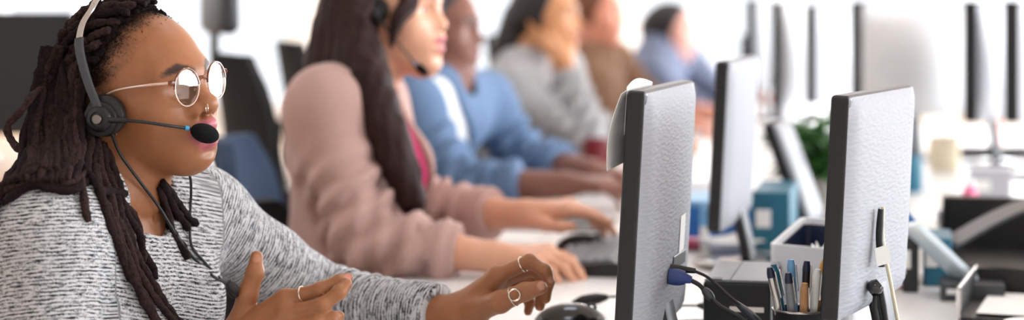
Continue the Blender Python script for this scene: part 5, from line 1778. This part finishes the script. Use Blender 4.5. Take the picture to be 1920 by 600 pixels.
# plant
def plant():
    c = A(.700, 4.30, DZ); root = empty('potted_plant', c); tag(root, 'bushy green leafy plant in a stone pot behind the right-hand monitor', 'plant')
    mb = MB(); lathe(mb, [(.002, 0), (.050, 0), (.066, .085), (.070, .09), (.070, .10), (.062, .10), (.058, .088), (.002, .088)], c, None, 32); obj('pot', mb, M['pot'], root, True)
    mb = MB(); lathe(mb, [(.002, .089), (.060, .089), (.05, .094), (.002, .096)], c, None, 24); obj('soil', mb, M['soil'], root, True)
    mb = MB(); ms = MB()
    r = np.random.default_rng(5)
    for i in range(74):
        a = r.uniform(0, 6.28); rad = r.uniform(.02, .130); hh = r.uniform(.0, .15)
        tip = c + A(math.cos(a) * rad, math.sin(a) * rad, .09 + hh)
        mid = c + A(math.cos(a) * rad * .35, math.sin(a) * rad * .35, .09 + hh * .6)
        pts = catmull([c + A(math.cos(a) * .012, math.sin(a) * .012, .088), mid, tip], 10)
        tube(ms, pts, .0015, 5)
        for k in range(7):
            t = r.uniform(.35, 1.0); p0 = pts[min(9, int(t * 9))]
            d = unit(A(r.normal(), r.normal(), r.uniform(-.3, .8))); L = r.uniform(.035, .06); w = L * .30
            sd = unit(np.cross(d, A(0, 0, 1) + r.normal(size=3) * .3)); up = np.cross(sd, d)
            G = []
            for u in np.linspace(0, 1, 6):
                ww = w * math.sin(PI * min(.98, u * .9 + .06)); cc_ = p0 + d * L * u - A(0, 0, .4) * L * u * u * .5
                G.append([cc_ - sd * ww + up * ww * .3, cc_, cc_ + sd * ww + up * ww * .3])
            sheet(mb, G, .0005)
    obj('stems', ms, M['leaf'], root, True); obj('leaves', mb, M['leaf'], root, True)
plant()

# ------------------------------------------------------------------ right-hand clutter
YB = 2.66
rootB, tlB, wB, hB, angB = MBn
root = empty('cable_clip', P(1648, 462, YB - .06)); tag(root, 'black cable clip with a white tag hanging on the back of the right-hand monitor', 'cable clip')
YC = 2.470
mb = MB(); tube(mb, [P(1652, 392, YC), P(1650, 420, YC), P(1649, 448, YC), P(1652, 476, YC), P(1653, 500, YC)], [.004, .005, .005, .006, .005], 10, 24); obj('strap', mb, M['black'], root, True)
mb = MB(); G = [[P(1640 + 26 * u + 4 * v, 466 + 34 * v - 8 * u, YC - .008) for v in np.linspace(0, 1, 5)] for u in np.linspace(0, 1, 5)]; sheet(mb, G, .001); obj('white_tag', mb, M['paper'], root, True)
mb = MB(); tube(mb, [P(1630, 548, YC - .004), P(1650, 532, YC - .004)], [.007, .011, .011, .008], 14, 10); obj('clamp', mb, M['black_gloss'], root, True)
cable('black cable pair hanging below the clip on the right-hand monitor', [P(1642, 550, YC), P(1640, 575, YC), P(1645, 605, YC), P(1644, 670, YC + .02)], .0034, [(P(1652, 545, YC), P(1668, 640, YC), [.004, .0048, .004, .0048, .004], 'black')], n=30)
cable('pale cream cable running beside the tag on the right-hand monitor', [P(1656, 388, YC + .02), P(1654, 430, YC + .02), P(1660, 480, YC + .02), P(1672, 540, YC + .02), P(1690, 640, YC + .03), P(1696, 690, YC + .03)], .0026, n=50, m='cream')
for k, (x0, m, lb) in enumerate(((1668, 'paper', 'white magazine edge curving right of the tagged monitor'), (1684, 'cream', 'cream envelope curving behind the white magazine edge'))):
    G = []
    for u in np.linspace(0, 1, 10):
        row = []
        for v in np.linspace(0, 1, 6):
            Y = 3.02 + .05 * k + v * .10
            q = P(x0 + 30 * u * u + 4 * v, 385 + 105 * u, 3.02)
            row.append(A(q[0] + v * .012, Y, max(q[2], DZ + .003) if u < .999 else max(q[2] - .02, DZ + .003)))
        G.append(row)
    mb = MB(); sheet(mb, G, .0015); tag(obj('magazine' if k == 0 else 'envelope', mb, M[m], None, True), lb, 'magazine' if k == 0 else 'envelope')
block('box_file', 'black box file right of the cream envelope', 'folder', P(1708, 0, 3.30) * A(1, 1, 0) + A(0, 0, DZ), (.028, .16, .105), 'black')
block('card_box', 'thin tan card box left of the black box file', 'box', P(1686, 0, 3.34) * A(1, 1, 0) + A(0, 0, DZ), (.022, .15, .110), 'card')
# blue folder leaning behind the white tablet
def slab_between(name, label, cat, a, b, wid, th, m, face=None, dirw=None, edge=None):
    """slab whose long side runs a->b; width along dirw"""
    a, b = np.asarray(a), np.asarray(b); L = np.linalg.norm(b - a); x = unit(b - a); y = unit(dirw - x * np.dot(dirw, x)); z = np.cross(x, y)
    root = empty(name, (a + b) / 2); tag(root, label, cat)
    mb = MB(); prism(mb, rrect(L, wid, .010, 5), th, (a + b) / 2 + y * wid / 2, Rcols(x, y, z)); obj('case', mb, M[edge or m], root)
    if face:
        mb = MB(); prism(mb, rrect(L - .014, wid - .014, .006, 4), .0015, (a + b) / 2 + y * wid / 2 + z * th, Rcols(x, y, z)); obj('face', mb, M[face], root)
    return root
slab_between('tablet_computer', 'white tablet leaning at a slant against the blue folder', 'tablet', P(1838, 522, 3.16), P(1724, 414, 3.16), .075, .010, 'ice', 'ice', A(-.25, 1, -.12), 'ice')
slab_between('folder', 'bright blue folder leaning behind the white tablet', 'folder', P(1772, 470, 3.30), P(1694, 388, 3.30), .15, .006, 'blue', 'sky', A(-.1, 1, -.05))
block('box_file', 'teal box under the slanted white tablet', 'box', P(1757, 0, 3.36) * A(1, 1, 0) + A(0, 0, DZ), (.05, .14, .085), 'teal')
block('phone_dock', 'dark dock under the foot of the white tablet', 'dock', P(1822, 0, 3.17) * A(1, 1, 0) + A(0, 0, DZ), (.105, .10, .030), 'dark_grey')

def tray(c, w, d, h, rz, label, m='black'):
    root = empty('file_tray', c, rz); tag(root, label, 'tray')
    mb = MB(); box(mb, (0, 0, .004), (w, d, .006), .002)
    for x, y, sx, sy in ((-w / 2, 0, .004, d), (w / 2, 0, .004, d), (0, d / 2, w, .004)): box(mb, (x, y, h / 2), (sx, sy, h), .001)
    obj('mesh_walls', mb, M[m], root, local=True)
    mb = MB(); tube(mb, [(-w / 2, -d / 2, h), (-w / 2, d / 2, h), (w / 2, d / 2, h), (w / 2, -d / 2, h)], .004, 8); obj('wire_rim', mb, M['chrome'], root, True, local=True)
    mb = MB(); tube(mb, [(-w / 2, -d / 2, .004), (-w / 2, -d / 2, h)], .004, 8); obj('wire_post', mb, M['chrome'], root, True, local=True)
    mb = MB(); tube(mb, [(w / 2, -d / 2, .004), (w / 2, -d / 2, h)], .004, 8); obj('wire_post', mb, M['chrome'], root, True, local=True)
    return root
tray(A(.86, 3.02, DZ), .24, .26, .050, math.radians(-20), 'low black file tray with a steel rim at the right edge')
tray(A(.985, 3.62, DZ), .30, .30, .105, math.radians(-14), 'tall black mesh tray behind the low tray at the right')
G = [[A(.80 + .24 * u, 3.36 + .10 * v, DZ + .06 + .085 * math.sin(u * 1.7) + .0 * v) for v in np.linspace(0, 1, 6)] for u in np.linspace(0, 1, 12)]
mb = MB(); sheet(mb, G, .006); root = obj('document_rest', mb, M['dark_grey'], None, True); tag(root, 'dark arched document rest between the two trays', 'document rest')
p = A(.86, 3.02, DZ + .010)
paper(p, .19, .22, math.radians(-20), 'stack of pale paper lying in the low black tray', 'paper')
mb = MB(); lathe(mb, [(.002, .0), (.030, .0), (.036, .006), (.050, .012), (.051, .015), (.036, .010), (.002, .006)], A(.80, 2.84, DZ), None, 36); tag(obj('saucer', mb, M['paper'], None, True), 'small white saucer at the bottom right corner', 'saucer')

def mug(c, label, m, r=.04, h=.09, hang=0.0):
    root = empty('mug', c); tag(root, label, 'mug')
    mb = MB(); lathe(mb, [(.002, 0), (r * .9, 0), (r, .006), (r, h), (r - .003, h), (r - .004, .008), (.002, .006)], c, None, 32, False, False); obj('cup', mb, M[m], root, True)
    d = A(math.cos(hang), math.sin(hang), 0)
    mb = MB(); tube(mb, [c + d * r * .95 + A(0, 0, h * .82), c + d * (r + .026) + A(0, 0, h * .75), c + d * (r + .026) + A(0, 0, h * .3), c + d * r * .95 + A(0, 0, h * .2)], .0055, 8, 20); obj('handle', mb, M[m], root, True)
mug(A(.252, 5.55, DZ), 'dark red mug below the elbow of the grey jumper', 'red', .042, .09, -1)
mug(A(1.275, 5.50, DZ), 'beige mug under the wide pale monitor', 'cream', .045, .10, 2)
mug(A(1.035, 4.9, DZ), 'dark green-grey mug right of the tagged monitor', 'teal', .042, .095, 1)
keyboard(A(1.62, 5.96, DZ), math.radians(88), 'black keyboard lying far right under the pale monitors', 'black', 'dark_grey')
keyboard(A(.79, 7.85, DZ), math.radians(-10), 'dark keyboard under the hands of the slate blazer', 'black', 'dark_grey')
keyboard(A(.48, 4.75, DZ), -RA, 'grey keyboard in front of the denim shirt', 'mid_grey', 'light_grey')
def bottle(c, label, m, r=.026, h=.15, cap='paper'):
    root = empty('bottle', c); tag(root, label, 'bottle')
    mb = MB(); lathe(mb, [(.002, 0), (r, 0), (r, h * .7), (r * .5, h * .84), (r * .45, h * .9), (.002, h * .9)], c, None, 24); obj('body', mb, M[m], root, True)
    mb = MB(); lathe(mb, [(.002, h * .88), (r * .55, h * .88), (r * .55, h), (.002, h)], c, None, 20); obj('cap', mb, M[cap], root, True)
bottle(A(1.60, 6.17, DZ), 'orange bottle at the far right beside the dark keyboard', 'orange', .022, .13)
bottle(A(1.03, 4.20, DZ), 'pale pink bottle on the right-hand desk', 'pink', .018, .10)
block('tissue_box', 'mint tissue box on the right-hand desk', 'box', A(1.19, 4.65, DZ), (.10, .12, .085), 'light_grey')
paper(A(1.10, 4.40, DZ), .30, .42, -.2, 'large white sheet lying on the right-hand desk')
